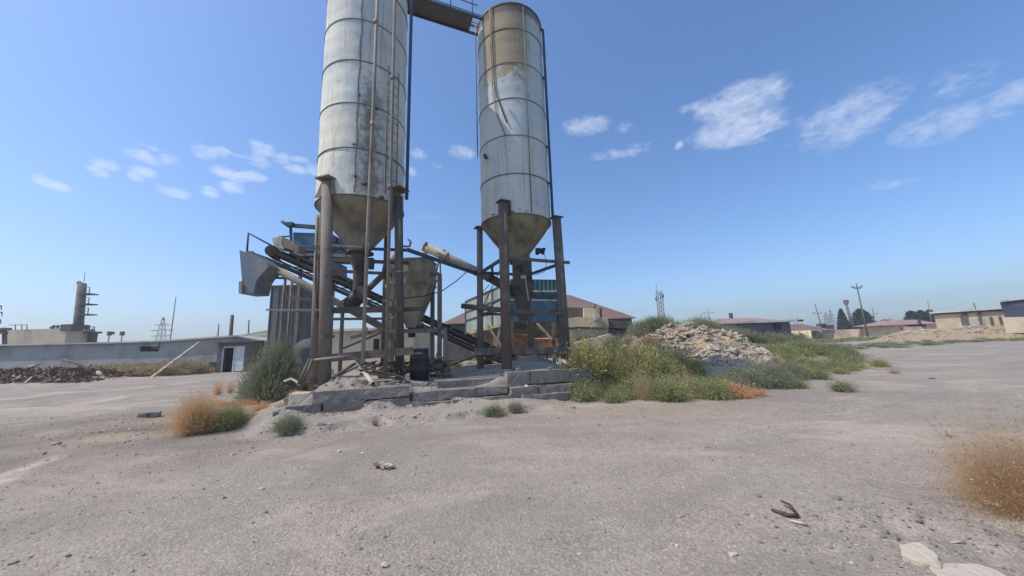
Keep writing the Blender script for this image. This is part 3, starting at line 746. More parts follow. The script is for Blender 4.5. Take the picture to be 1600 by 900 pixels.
# ------------------------------------------------------------ trees far off
def tree(px0, px1, ytop, ybase, Y, shape, mat, label, seed):
    rg = np.random.default_rng(seed); a = P((px0 + px1) / 2, ybase, Y); b = P((px0 + px1) / 2, ytop, Y)
    w = (P(px1, ybase, Y)[0] - P(px0, ybase, Y)[0]) / 2; top = b[2]; H = top - 0
    x, y = a[0], Y
    t = thing('cypress_tree' if shape == 'cone' else 'pine_tree', (x, y, 0), label, 'tree')
    MB().path([(x, y, -.1), (x + .1, y, H * .35), (x, y, H * .75)], [w * .08, w * .06, w * .02], 8).build('trunk', M['bark'], t)
    n = 5200; zz = rg.random(n); an = rg.uniform(0, 6.28, n)
    if shape == 'cone': R = w * np.clip(1 - zz, 0, 1) ** .75 * (.85 + .3 * vnoise(an * 2, zz * 8, 1, seed))
    else: R = w * np.sqrt(np.clip(1 - ((zz - .42) / .58) ** 2, 0, 1)) * (.82 + .5 * vnoise(an * 2, zz * 6, 1, seed))
    rr = R * rg.random(n) ** .35
    c = np.stack([x + np.cos(an) * rr, y + np.sin(an) * rr, (.06 + .94 * zz) * H], 1)
    s = w * .06; d1 = rg.normal(size=(n, 3)) * s; d2 = rg.normal(size=(n, 3)) * s
    v = np.concatenate([c - d1, c + d2, c + d1]); i = np.arange(n)
    raw_mesh('crown', v, np.stack([i, i + n, i + 2 * n], 1), mat, parent=t)


tree(1305, 1333, 483, 514, 100, 'cone', M['leaf_tree'], 'dark conical tree behind the adobe wall', 1)
tree(1334, 1364, 483, 514, 102, 'round', M['leaf_tree'], 'dark round tree behind the leaning power pole', 2)
tree(1414, 1436, 486, 500, 95, 'round', M['leaf_tree'], 'leftmost small dark tree behind the low pink roofed house', 3)
tree(1430, 1452, 485, 500, 97, 'round', M['leaf_tree'], 'middle dark tree behind the low pink roofed house', 4)
tree(1444, 1466, 484, 500, 99, 'round', M['leaf_tree'], 'dark tree against the left end of the tan shed', 5)
tree(1362, 1374, 501, 512, 120, 'round', M['leaf_grey'], 'small greyish tree right of the dark round one', 6)
tree(1372, 1398, 500, 512, 150, 'round', M['leaf_grey'], 'pale hazy wide tree left of the low pink roofed house', 7)

# ------------------------------------------------------------ block walls
def block_wall(label, runs):
    s0, _, z0 = runs[0][0], 0, runs[0][3]
    r = thing('block_wall', wp(runs[0][0], runs[0][2], 0), label, 'wall')
    for (a, b, v, z1, z2, th) in runs:
        s = a; k = 0
        while s < b - .08:
            L = min(RNG.uniform(.6, 1.25), b - s); m = MB()
            dz = RNG.uniform(-.012, .012); c = W0 + WU * (s + L / 2) + WV * (v + th / 2 + RNG.uniform(-.015, .015))
            ax = np.array([WU[0], WU[1], 0]); ay = np.array([WV[0], WV[1], 0])
            m.box((c[0], c[1], (z1 + z2) / 2), (L - .014, th, z2 - z1 - .006 + RNG.uniform(-.03, .012)), ax, ay, jit=.028)
            o = m.build('concrete_block', M['block'], r)
            sb = o.modifiers.new('sub', 'SUBSURF'); sb.subdivision_type = 'SIMPLE'; sb.levels = 3; sb.render_levels = 3
            dp = o.modifiers.new('disp', 'DISPLACE'); dp.texture = CLOUD; dp.strength = .05; dp.mid_level = .5; dp.texture_coords = 'GLOBAL'
            s += L; k += 1
    return r


CLOUD = bpy.data.textures.new('lumps', 'CLOUDS'); CLOUD.noise_scale = .16; CLOUD.noise_depth = 4
block_wall('left section of grey block wall, two courses high with a stepped left end', [(-.12, 2.45, 0, .05, .40, .25), (.36, 2.45, .02, .40, .66, .25)])
block_wall('low middle section of grey block wall with two stepped ledges', [(2.5, 5.2, -.16, .02, .27, .3), (2.5, 4.95, .0, .27, .50, .3)])
block_wall('tall right section of grey block wall with a ledge below it', [(5.25, 6.9, -.3, .02, .24, .3), (5.0, 6.9, -.14, .20, .44, .3), (4.97, 7.6, .04, .44, .82, .3)])
single_rock('brick_chunk', wp(5.45, -.08, .44), (.09, .07, .05), M['yellow'], 'pale yellow lump on the ledge of the right block wall', 'stone', idx=3)
for k, (px, py, s) in enumerate(((862, 628, .14), (880, 630, .1), (848, 634, .09), (895, 637, .12))):
    g = G(px, py, .02); single_rock('brick_chunk', g, (s, s * .7, s * .4), M['brick'], ['largest red brick fragment below the right end of the block wall', 'red brick fragment beside the largest one', 'small red brick crumb left of the other fragments', 'rightmost red brick fragment by the scrub'][k], 'brick', idx=k, rz=k)

# ------------------------------------------------------------ silos
TOPZ = 14.3; BOT = 5.95


def shell_pt(c, ang, r, z): return np.array([c[0] + math.cos(ang) * r, c[1] + math.sin(ang) * r, z])


def silo(c, label, smat, cmat, seams, zbase, legpos, dark):
    R = 1.3; t = thing('cement_silo', (c[0], c[1], 0), label, 'silo')
    m = MB(); prof = []
    for k in range(60):
        z = BOT + (TOPZ - BOT) * k / 59; prof.append((R + .006 * math.sin(k * 1.7) + .004 * math.sin(k * .37), z))
    m.lathe(c, prof, 96); sh = m.build('shell', smat, t)
    MB().lathe(c, [(R + .02, TOPZ - .04), (R + .03, TOPZ + .02), (R - .02, TOPZ + .03), (.25, TOPZ + .22), (.01, TOPZ + .23)], 64).build('roof', M['steel_dark'], t)
    MB().lathe((c[0], c[1]), [(.3, TOPZ + .1), (.3, TOPZ + .42), (.22, TOPZ + .45), (.01, TOPZ + .46)], 20).build('roof_vent', M['steel_dark'], t)
    for k in range(6):
        z = BOT + 1.45 * k + (.0 if k else .0)
        MB().lathe(c, [(R + .003, z - .018), (R + .022, z - .015), (R + .022, z + .015), (R + .003, z + .018)], 96).build('ring_band', M['steel'], t)
    MB().lathe(c, [(R - .01, BOT - .02), (R * .72, BOT - .52), (.27, BOT - 1.36), (.27, BOT - 1.42)], 64).build('cone', cmat, t)
    return t


def brace(t, name, p, q, w, h, mat): return MB().beam(p, q, w, h).build(name, mat, t)


A = np.array([-4.78, 10.6]); B = np.array([.23, 12.5])
mA = mat_silo('silo_paint_pale', srgb(242, 233, 212), srgb(214, 214, 206), None, 1.0, 3.3)
mB = mat_silo('silo_paint_blue', srgb(214, 208, 196), srgb(194, 200, 200), (10.9, 11.6, -2.35, -.85, srgb(160, 142, 114)), 9.0, 9.1)
SA = silo(A, 'left cement silo, nearest, pale cream shell cut off by the top of the photo', mA, M['cone'], None, .6, None, 0)
SB = silo(B, 'right cement silo with brown stained upper shell and its whole top in view', mB, M['cone_b'], None, .7, None, 0)


def c3(c, s, v, z): p = c + UX[:2] * s + VX[:2] * v; return np.array([p[0], p[1], z])


def leg(t, base, top, r, mat, plate=True):
    m = MB(); b = np.array(base, float); m.tube(b - [0, 0, .25], top, r, r * .96, 18); o = m.build('leg', mat, t)
    if plate: MB().box((b[0], b[1], b[2] + .0), (r * 3.2, r * 3.2, .04), UX, VX).build('base_plate', M['steel_dark'], o)
    return o


def details_A():
    t = SA
    FL = P(508, 595, 9.2); FL[2] = .66; FR = c3(A, 1.12, -1.05, .62); RL = P(491, 580, 11.0); RL[2] = .6; RR = c3(A, .95, 1.1, .62)
    tops = [np.array([P(511, 300, 9.35)[0], 9.35, 6.32]), c3(A, .98, -1.02, 6.2), np.array([P(499, 350, 11.0)[0], 11.0, 6.0]), c3(A, .95, 1.0, 6.0)]
    o = leg(t, FL, tops[0], .155, M['steel']); leg(t, FR, tops[1], .13, M['steel_dark']); leg(t, RL, tops[2], .125, M['steel']); leg(t, RR, tops[3], .11, M['steel_dark'])
    # saddle plates joining the legs to the shell
    for tp, w in ((tops[0], .5), (tops[1], .4)):
        d = np.array([A[0] - tp[0], A[1] - tp[1], 0]); d /= np.linalg.norm(d); sdv = np.array([-d[1], d[0], 0])
        q = np.array([A[0], A[1], 0]) - d * 1.315
        m = MB(); m.prism([q - sdv * .2 + [0, 0, 6.42], q + sdv * .2 + [0, 0, 6.42], q + sdv * w * .9 + [0, 0, BOT], q - sdv * w * .6 + [0, 0, BOT]], -d * .03)
        m.box((tp[0], tp[1], 6.44), (.5, .45, .035), sdv, d); m.build('saddle_plate', M['steel'], t)
    # fill pipes standing in front of the shell
    p1 = P(567, 560, 8.95); x1 = np.array([p1[0], 8.95, 0])
    m = MB(); m.path([x1 + [.0, 0, 1.2], x1 + [.0, .03, 5.0], x1 + [.02, .06, 9.0], x1 + [.03, .08, 14.5]], .048, 12)
    for z in (2.05, 4.3, 7.9, 11.3): m.tube(x1 + [.01, .03 + .004 * z, z - .08], x1 + [.01, .03 + .004 * z, z + .08], .066, n=12)
    m.build('fill_pipe', M['pipe'], t)
    p2 = P(603, 555, 9.25); x2 = np.array([p2[0], 9.25, 0])
    m = MB(); m.path([x2 + [0, 0, .8], x2 + [0, .02, 6.0], x2 + [-.03, .05, 14.4]], .045, 12)
    for z in (3.2, 6.1, 9.6): m.tube(x2 + [-.01, .02, z - .07], x2 + [-.01, .03, z + .07], .062, n=12)
    m.build('fill_pipe', M['steel'], t)
    p3 = P(640, 150, 9.9); x3 = np.array([p3[0] - .02, 9.9, 0])
    MB().path([x3 + [-.02, 0, 6.0], x3 + [0.0, 0, 8.5], x3 + [.03, 0.05, 14.2], x3 + [-.1, .2, 14.6]], .052, 12).build('down_pipe', M['steel_blue'], t)
    # ladder on the shell
    la = math.atan2(9.75 - A[1], P(619, 250, 9.75)[0] - A[0]); l0 = shell_pt(A, la, 1.42, 0); tv = np.array([-math.sin(la), math.cos(la), 0])
    m = MB()
    for sgn in (-1, 1): m.tube(l0 + tv * .2 * sgn + [0, 0, 6.1], l0 + tv * .2 * sgn + [0, 0, 10.4], .02, n=8)
    z = 6.3
    while z < 10.3: m.tube(l0 - tv * .2 + [0, 0, z], l0 + tv * .2 + [0, 0, z], .011, n=6); z += .32
    m.build('ladder', M['steel'], t)
    # brackets and blotches of hardened cement
    for k, (az, z, s) in enumerate(((-1.3, 6.5, .09), (-1.1, 6.3, .13), (-.75, 6.0, .14), (-1.35, 7.5, .07), (-1.28, 9.1, .06), (-.9, 8.8, .08))):
        p = shell_pt(A, az, 1.33, z); v = ROCKS2[k] * np.array([s, s, s * .7]) * .8 + p; raw_mesh('hardened_cement', v, IF2, M['spout'], parent=t)
    # plate seam strip
    m = MB()
    for k in range(40):
        z0 = 6.1 + k * .2; a0 = -1.30 + .012 * math.sin(k); p = shell_pt(A, a0, 1.312, z0)
        m.box((p[0], p[1], z0), (.03, .008, .19), (-math.sin(a0), math.cos(a0), 0), (math.cos(a0), math.sin(a0), 0), jit=.004)
    m.build('plate_seam', M['steel'], t)
    # cone outlet: flange, spout, valve, motor
    m = MB(); m.lathe(A, [(.29, 4.57), (.42, 4.57), (.42, 4.53), (.27, 4.53)], 32, True); m.build('flange', M['steel_dark'], t)
    m = MB(); m.lathe(A, [(.27, 4.52), (.25, 4.25), (.17, 4.0), (.16, 3.3)], 28); m.build('spout', M['spout'], t)
    c = P(556, 468, 10.3); o = MB().tube(c + [-.22, .1, -.16], c + [.16, -.1, .12], .22, n=20); mo = o.build('discharge_motor', M['black'], t)
    m = MB()
    for k in range(7): q = c + np.array([-.18, .08, -.13]) + np.array([.38, -.2, .28]) * k / 7; m.tube(q, q + np.array([.02, -.01, .015]), .25 - .012 * k, n=16)
    m.box(c + [.15, 0, .25], (.2, .2, .28)); m.build('cooling_fins', M['spout'], mo)
    m = MB(); m.tube(P(572, 455, 10.4), P(600, 428, 10.5), .09, n=14); m.tube(P(598, 430, 10.5), P(604, 400, 10.6), .05); m.build('outlet_branch', M['steel_rust'], t)
    m = MB(); m.box(P(580, 412, 10.5), (.14, .14, .35)); m.tube(P(538, 393, 10.2), P(520, 372, 10.2), .03); m.box(P(524, 375, 10.2), (.1, .1, .16)); m.build('vibrator', M['black'], t)
    # frame beams
    def bm(a, b, w, h, mat): brace(t, 'cross_beam', a, b, w, h, mat)
    bm(P(496, 382, 9.3), P(566, 386, 9.1), .035, .035, M['steel'])
    bm(P(470, 385, 11.0), P(640, 391, 10.3), .09, .08, M['steel_blue'])
    bm(P(486, 405, 11.6), P(640, 411, 11.6), .1, .11, M['steel_dark'])
    bm(P(636, 390, 10.0), P(745, 428, 12.8), .09, .1, M['steel_blue'])
    bm(P(416, 484, 9.9), P(512, 484, 9.5), .035, .035, M['steel'])
    bm(P(512, 485, 9.5), P(628, 483, 9.9), .09, .17, M['steel_dark'])
    bm(P(600, 486, 10.4), P(660, 482, 10.4), .08, .12, M['steel_dark'])
    bm(P(484, 562, 9.05), P(646, 548, 9.7), .07, .21, M['timber'])
    MB().tube(P(484, 563, 8.95), P(548, 556, 9.0), .03, n=8).build('cross_beam', M['pipe'], t)
    bm(P(612, 552, 9.8), P(660, 552, 9.8), .2, .03, M['steel'])
    m = MB(); m.tube(P(484, 560, 8.95), P(466, 600, 8.7), .03); m.tube(P(489, 560, 8.95), P(470, 606, 8.75), .035); m.build('prop', M['timber'], t)
    m = MB(); m.path([P(631, 385, 9.85), P(640, 385, 9.7), P(642, 378, 9.7), P(638, 374, 9.75)], .03); m.build('bracket', M['steel_dark'], t)
    m = MB(); m.path([P(599, 470, 9.3), P(614, 470, 9.3), P(614, 424, 9.3), P(640, 424, 9.3)], .014, 6); m.build('conduit', M['pipe'], t)
    for z in (1.9, 3.55, 4.3): MB().lathe((FL[0] - .03, FL[1] + .04), [(.18, z), (.18, z + .06)], 18).build('collar', M['steel_rust'], t)
    MB().path([P(497, 340, 9.9), P(494, 400, 9.9), P(493, 440, 9.9), P(497, 500, 9.9)], .028, 8).build('conduit', M['steel_rust'], t)


def extra_braces():
    for (t, c, mt, rows) in ((SA, A, 'steel', ((2.55, 1, .07), (4.15, 1, .08), (1.35, 0, .06))), (SB, B, 'steel_rust', ((2.7, 1, .07), (1.25, 1, .07)))):
        for z, full, w in rows:
            MB().beam(c3(c, -1.1, 1.08, z), c3(c, 1.1, 1.08, z + .03), w, w * 1.2).build('cross_beam', M[mt], t)
            if full:
                MB().beam(c3(c, -1.1, -1.0, z), c3(c, -1.1, 1.1, z), w * .8, w).build('cross_beam', M[mt], t); MB().beam(c3(c, 1.1, -1.0, z), c3(c, 1.1, 1.1, z), w * .8, w).build('cross_beam', M[mt], t)
        for (p, q) in ((c3(c, -1.1, 1.1, 2.7), c3(c, 1.1, 1.1, 4.2)), (c3(c, 1.1, -1.0, 2.7), c3(c, 1.1, 1.1, 4.2)), (c3(c, -1.1, -1.0, 4.2), c3(c, -1.1, 1.1, 2.7))): MB().tube(p, q, .018, n=6).build('tie_rod', M[mt], t)


def details_B():
    t = SB
    FL = c3(B, -1.12, -1.1, .66); FR = c3(B, 1.16, -1.12, .66); RL = c3(B, -1.1, 1.1, .5); RR = c3(B, 1.1, 1.1, .66)
    for k, (bp, r, mt) in enumerate(((FL, .165, 'steel_rust'), (FR, .17, 'steel_rust'), (RL, .12, 'steel'), (RR, .12, 'steel'))):
        tp = bp.copy(); tp[2] = 6.05; d = np.array([B[0] - bp[0], B[1] - bp[1], 0]); tp = tp + d * .05
        if k == 0: tp[2] = 6.3
        o = leg(t, bp, tp, r, M[mt]); MB().box(tp + [0, 0, .02], (.38, .38, .03), UX, VX).build('head_plate', M['steel_dark'], o)
    MB().tube(c3(B, 1.0, -1.16, .5), c3(B, .98, -1.1, 6.0), .075, n=12).build('leg', M['steel_rust'], t)
    m = MB(); fl = math.atan2(FL[1] - B[1], FL[0] - B[0])
    for sg in (-1, 1):
        q = shell_pt(B, fl + sg * .13, 1.315, 0); m.box((q[0], q[1], 6.15), (.05, .14, .5), UX, VX)
    m.build('saddle_plate', M['steel_rust'], t)
    # down pipe on the right side, dark, with clips
    ra = math.atan2(12.0 - B[1], 1.62 - B[0]); q = shell_pt(B, ra, 1.42, 0)
    m = MB(); m.path([q + [0, 0, 6.1], q + [.0, 0, 13.9], q - [.25, -.1, -14.15]], .05, 12); m.build('down_pipe', M['steel_blue'], t)
    m = MB()
    for z in (7.4, 8.85, 11.75): m.box(q + [-.06, 0, z], (.2, .09, .07))
    m.build('pipe_clip', M['steel_dark'], t)
    # thin pipe over the face, right of centre
    ta = math.atan2(11.25 - B[1], .77 - B[0]); q = shell_pt(B, ta, 1.335, 0)
    MB().path([q + [0, 0, 6.0], q + [0, 0, 14.2]], .018, 8).build('conduit', M['steel'], t)
    # pipe pair on the left of the face, bending away
    ta = math.atan2(11.35 - B[1], -.42 - B[0])
    def sp(a, z, r=1.36): return shell_pt(B, a, r, z)
    MB().path([sp(ta, 14.3), sp(ta, 12.5), sp(ta + .03, 11.0), sp(ta + .1, 10.4), sp(ta + .35, 9.3)], .022, 8).build('air_hose', M['steel_rust'], t)
    MB().path([sp(ta - .06, 14.3), sp(ta - .06, 12.5), sp(ta - .02, 10.6), sp(ta + .06, 9.8), sp(ta + .3, 8.8)], .018, 8).build('air_hose', M['pipe'], t)
    # ladder on the left silhouette
    la = math.pi + .12; l0 = shell_pt(B, la, 1.40, 0); tv = np.array([-math.sin(la), math.cos(la), 0]); m = MB()
    for sgn in (-1, 1): m.tube(l0 + tv * .2 * sgn + [0, 0, 8.8], l0 + tv * .2 * sgn + [0, 0, 14.7], .018, n=8)
    z = 9.0
    while z < 14.6: m.tube(l0 - tv * .2 + [0, 0, z], l0 + tv * .2 + [0, 0, z], .01, n=6); z += .32
    m.build('ladder', M['pipe'], t)
    p = P(759, 246, 11.6); m = MB(); m.tube(p, p + [-.02, -.14, 0], .07, n=12); m.build('inspection_port', M['spout'], t)
    for k, (px, py) in enumerate(((838, 125), (852, 195))): pass
    # rail stubs on the roof
    m = MB()
    for k, a in enumerate((-2.6, -2.2, -1.25, -.5, .2)): q = shell_pt(B, a, 1.24, 14.3); m.tube(q, q + [0, 0, .25], .015, n=6)
    m.build('rail_stub', M['pipe'], t)
    # spatter of cement around the saddle plates
    for k, (px, py, s) in enumerate(((800, 331, .1), (812, 327, .07), (770, 335, .08), (822, 330, .05))):
        q = P(px, py, 11.2); raw_mesh('hardened_cement', ROCKS2[k] * np.array([s, .03, s * .5]) + q, IF2, M['spout'], parent=t)
    # cone outlet, filter box and motor
    MB().lathe(B, [(.4, BOT - 1.37), (.4, BOT - 1.42), (.29, BOT - 1.42)], 28).build('flange', M['steel_dark'], t)
    m = MB(); b1 = P(800, 408, 12.3); b2 = P(830, 408, 12.3); w = b2[0] - b1[0]; cx = (b1[0] + b2[0]) / 2
    m.box((cx, 12.4, (P(815, 406, 12.4)[2] + P(815, 462, 12.4)[2]) / 2), (w, .6, P(815, 406, 12.4)[2] - P(815, 462, 12.4)[2])); m.build('discharge_box', M['spout'], t)
    m = MB(); a = P(808, 462, 12.3); q = P(818, 500, 12.3); m.lathe((cx, 12.4), [(.33, a[2]), (.3, a[2] - .2), (.16, q[2])], 20); m.build('discharge_cone', M['steel_dark'], t)
    c = P(846, 392, 12.3); m = MB(); m.tube(c + [-.22, 0, .02], c + [.05, 0, 0], .1, n=16); m.tube(c + [.03, 0, -.0], c + [.12, 0, -.03], .13, n=16); m.box(c + [-.15, 0, -.06], (.12, .3, .1)); m.build('vibrator_motor', M['black'], t)
    MB().path([c + [.1, 0, -.1], P(854, 412, 12.2), P(850, 425, 12.2), P(836, 430, 12.2)], .012, 6).build('power_cable', M['black'], t)
    def bm(a, b, w, h, mat): brace(t, 'cross_beam', a, b, w, h, mat)
    z1 = 4.35
    bm(c3(B, -1.1, 1.1, z1 - .1), c3(B, -1.12, -1.1, z1), .08, .1, M['steel_blue']); bm(c3(B, -1.12, -1.15, z1), c3(B, 1.5, -1.15, z1 + .05), .08, .1, M['steel_rust'])
    bm(c3(B, 1.16, -1.1, z1), c3(B, 1.1, 1.15, z1), .08, .1, M['steel_blue']); bm(c3(B, -1.45, 1.12, z1 - .05), c3(B, 1.2, 1.12, z1), .08, .1, M['steel_blue'])
    MB().tube(P(722, 478, 12.9), P(800, 486, 12.3), .10, .085, n=14).build('cross_log', M['timber'], t)
    bm(P(790, 487, 11.2), P(882, 490, 11.9), .08, .13, M['steel_dark'])
    bm(P(740, 549, 11.3), P(893, 547, 11.9), .07, .22, M['timber'])
    m = MB(); m.tube(P(820, 432, 12.0), P(826, 470, 12.0), .03); m.box(P(818, 433, 12.0), (.2, .1, .12)); m.build('valve_lever', M['pipe_pale'], t)
    m = MB(); m.tube(P(793, 578, 11.0), P(793, 590, 10.95), .2, n=8); m.build('footing', M['concrete'], t)
    m = MB(); m.tube(P(876, 563, 11.3), P(893, 570, 10.9), .06, n=14); mm = m.build('loose_pipe', M['pipe_pale'], t)


details_A(); details_B(); extra_braces()


def walkway():
    a = np.array([-3.75, 10.95, 14.25]); b = np.array([-.85, 12.1, 14.2]); d = b - a; d /= np.linalg.norm(d); s = np.array([-d[1], d[0], 0])
    t = thing('walkway', tuple(a), 'narrow steel walkway with handrails bridging the tops of the two silos', 'walkway')
    MB().prism([a - s * .34, a + d * 2.65 - s * .34, a + d * 2.65 + s * .34, a + s * .34], (0, 0, .04)).build('deck', M['steel_dark'], t)
    m = MB()
    for k in (-1, 1): m.beam(a + s * .37 * k - [0, 0, .03], b + s * .37 * k - [0, 0, .03], .05, .1)
    m.build('side_beam', M['steel_blue'], t)
    for k in (-1, 1):
        m = MB()
        for h in (.5, .95): m.tube(a + s * .38 * k + [0, 0, h], b + s * .38 * k - d * (.3 if k < 0 else -.5) + [0, 0, h], .018, n=8)
        for q in np.linspace(0.05, 2.6, 4): m.tube(a + d * q + s * .38 * k, a + d * q + s * .38 * k + [0, 0, .97], .018, n=8)
        m.build('handrail', M['steel_dark'], t)
    MB().tube(a + s * .9 + [0, 0, 1.0], b + s * 1.0 + d * .2 + [0, 0, 1.0], .05, n=10).build('air_pipe', M['pipe'], t)


walkway()


# ------------------------------------------------------------ conveyors, cabin, hopper
def conveyor():
    top = P(428, 395, 12.4); bot = P(812, 566, 15.6); d = bot - top; L = np.linalg.norm(d); d /= L
    s = np.cross(d, (0, 0, 1)); s /= np.linalg.norm(s); n = np.cross(s, d)
    if n[2] < 0: n = -n
    t = thing('belt_conveyor', (bot[0], bot[1], 0), 'long inclined belt conveyor rising from behind the right silo to the upper left', 'conveyor')
    for k in (-1, 1):
        m = MB(); m.beam(top + s * .38 * k, bot + s * .38 * k, .06, .14, n); m.beam(top + s * .38 * k - n * .32, bot + s * .38 * k - n * .32, .05, .08, n)
        q = 0; z = 1
        while q < L - .7: m.beam(top + d * q + s * .38 * k - n * (.05 if z > 0 else .3), top + d * (q + .7) + s * .38 * k - n * (.3 if z > 0 else .05), .03, .03, n); q += .7; z = -z
        m.build('side_frame', M['steel_dark'], t)
    m = MB(); m.beam(top + n * .14, bot + n * .14, .62, .03, n); m.beam(top - n * .2, bot - n * .2, .6, .02, n); m.build('belt', M['rubber'], t)
    q = .3
    while q < L - .2:
        MB().tube(top + d * q - s * .4 + n * .09, top + d * q + s * .4 + n * .09, .05, n=10).build('idler_roller', M['steel'], t); q += .62
    MB().tube(top - s * .34, top + s * .34, .2, n=20).build('head_pulley', M['steel_rust'], t)
    c = top + d * .9 + n * .3; m = MB(); m.beam(top + d * .3 + n * .22 - s * .42, top + d * 3.0 + n * .22 - s * .42, .04, .25, n); m.build('skirt_board', M['steel'], t)
    m = MB()
    for px, y in ((446, 12.6), (457, 13.2)): a = P(px, 430, y); m.tube((a[0], y, 0), a, .05, n=8)
    m.beam(P(416, 484, 12.5), P(490, 487, 12.5), .05, .06); m.beam(P(449, 464, 12.6), P(500, 470, 12.6), .06, .12); m.build('support_leg', M['steel'], t)
    m = MB(); a = P(536, 470, 13.2); m.tube((a[0], 13.2, .3), a, .07, n=10); m.build('support_leg', M['steel'], t)
    # small boxed feed hopper by the head
    b = thing('feed_box', tuple(P(440, 388, 12.2)), 'small pale sheet metal box over the conveyor head', 'hopper')
    c = P(436, 380, 12.1)
    m = MB(); m.prism([P(425, 372, 11.9), P(440, 369, 11.9), P(444, 389, 11.9), P(428, 386, 11.9)], (0, .6, 0)); m.build('box', M['pipe_pale'], b)
    m = MB(); m.prism([P(440, 372, 11.9), P(466, 384, 11.9), P(466, 394, 11.9), P(442, 386, 11.9)], (0, .5, 0)); m.build('cover', M['steel'], b)


def screw_a():
    a = P(386, 396, 11.75); b = P(606, 516, 12.6)
    t = thing('screw_conveyor', (b[0], b[1], b[2]), 'long pale grey screw conveyor tube climbing left to the grey chute hood', 'screw conveyor')
    m = MB(); m.tube(a, b, .125, n=20); m.build('tube', M['pipe'], t)
    for q in (.02, .5, .98): p = a + (b - a) * q; d = (b - a) / np.linalg.norm(b - a); MB().tube(p, p + d * .04, .165, n=20).build('flange', M['steel'], t)
    poly = [(374, 391), (378, 392), (381, 395), (386, 393), (390, 392), (396, 398), (415, 410), (420, 416), (413, 424), (405, 432), (400, 440), (396, 458), (375, 459), (374, 444), (378, 438), (376, 412)]
    m = MB(); m.prism([P(x, y, 11.3) for x, y in reversed(poly)], (0, .75, 0)); h = m.build('chute_hood', M['hood'], t)
    m = MB(); m.prism([P(374, 440, 11.27), P(379, 440, 11.27), P(379, 459, 11.27), P(374, 459, 11.27)], (0, -.03, 0)); m.build('rubber_flap', M['pipe'], h)
    m = MB(); m.tube(P(386, 393, 11.6), P(388, 364, 11.6), .03, n=8); m.tube(P(388, 364, 11.6), P(432, 388, 11.9), .028, n=8); m.build('guard_rail', M['steel_blue'], t)
    m = MB(); m.beam(P(402, 431, 11.8), P(432, 421, 11.9), .06, .06); m.beam(P(402, 433, 11.8), P(452, 435, 12.2), .06, .07); m.beam(P(488, 452, 12.1), P(492, 470, 12.1), .03, .03); m.build('bracket', M['steel_blue'], t)


def cabin():
    Y = 13.6; t = thing('control_cabin', tuple(P(480, 425, Y)), 'blue control cabin with open top frame raised beside the left silo', 'cabin')
    a = P(458, 364, Y); b = P(520, 394, Y)
    MB().prism([P(458, 363, Y), P(518, 365, Y), P(518, 394, Y), P(459, 391, Y)], (0, 1.3, 0)).build('wall_panel', M['blue_cab'], t)
    m = MB(); m.beam(P(452, 352, Y), P(518, 357, Y), .16, .14); m.beam(P(452, 352, Y + 1.2), P(518, 357, Y + 1.2), .1, .12); m.build('top_beam', M['steel_blue'], t)
    m = MB(); m.beam(P(454, 352, Y), P(456, 394, Y), .08, .08); m.beam(P(436, 370, Y), P(456, 369, Y), .05, .05); m.build('frame_post', M['steel_blue'], t)
    m = MB(); p = P(449, 351, Y - .1); m.tube(p + [-.22, 0, .14], p + [.06, 0, -.06], .07, n=12); m.box(p + [.14, 0, 0], (.22, .2, .16)); m.build('floodlight', M['steel_blue'], t)
    MB().prism([P(458, 394, Y - .1), P(540, 397, Y - .1), P(540, 402, Y - .1), P(458, 399, Y - .1)], (0, 1.4, 0)).build('floor_beam', M['steel'], t)
    MB().prism([P(462, 404, Y - .1), P(520, 407, Y - .1), P(520, 424, Y - .1), P(470, 420, Y - .1)], (0, 1.2, 0)).build('mixer_body', M['hood'], t)
    m = MB()
    for px, y in ((470, Y + .2), (522, Y + .3), (522, Y + 1.2)): p = P(px, 420, y); m.beam((p[0], y, 0), p, .1, .1)
    m.build('support_leg', M['steel'], t)


def tall_cabin():
    Y = 17; t = thing('sheet_metal_tank', (P(448, 560, Y)[0], Y, 0), 'tall narrow grey sheet metal tank behind the green bush', 'tank')
    tz = P(445, 447, Y)[2]; x0 = P(421, 500, Y)[0]; x1 = P(468, 500, Y)[0]
    m = MB(); pts = [(x0, Y), (x1, Y), (x1 + .28, Y + .28), (x1 + .28, Y + 1.5), (x0, Y + 1.5)]
    m.prism([(x, y, 0) for x, y in pts], (0, 0, tz)); m.build('body', M['green_tank'], t)
    m = MB()
    for q in np.linspace(0, 1, 5): x = x0 + (x1 - x0) * q; m.box((x, Y - .02, tz / 2), (.05, .04, tz))
    m.build('rib', M['green_tank'], t)
    MB().prism([(x + (-.04 if x == x0 else .04), y - .05, tz) for x, y in pts], (0, 0, .05)).build('lid', M['steel'], t)


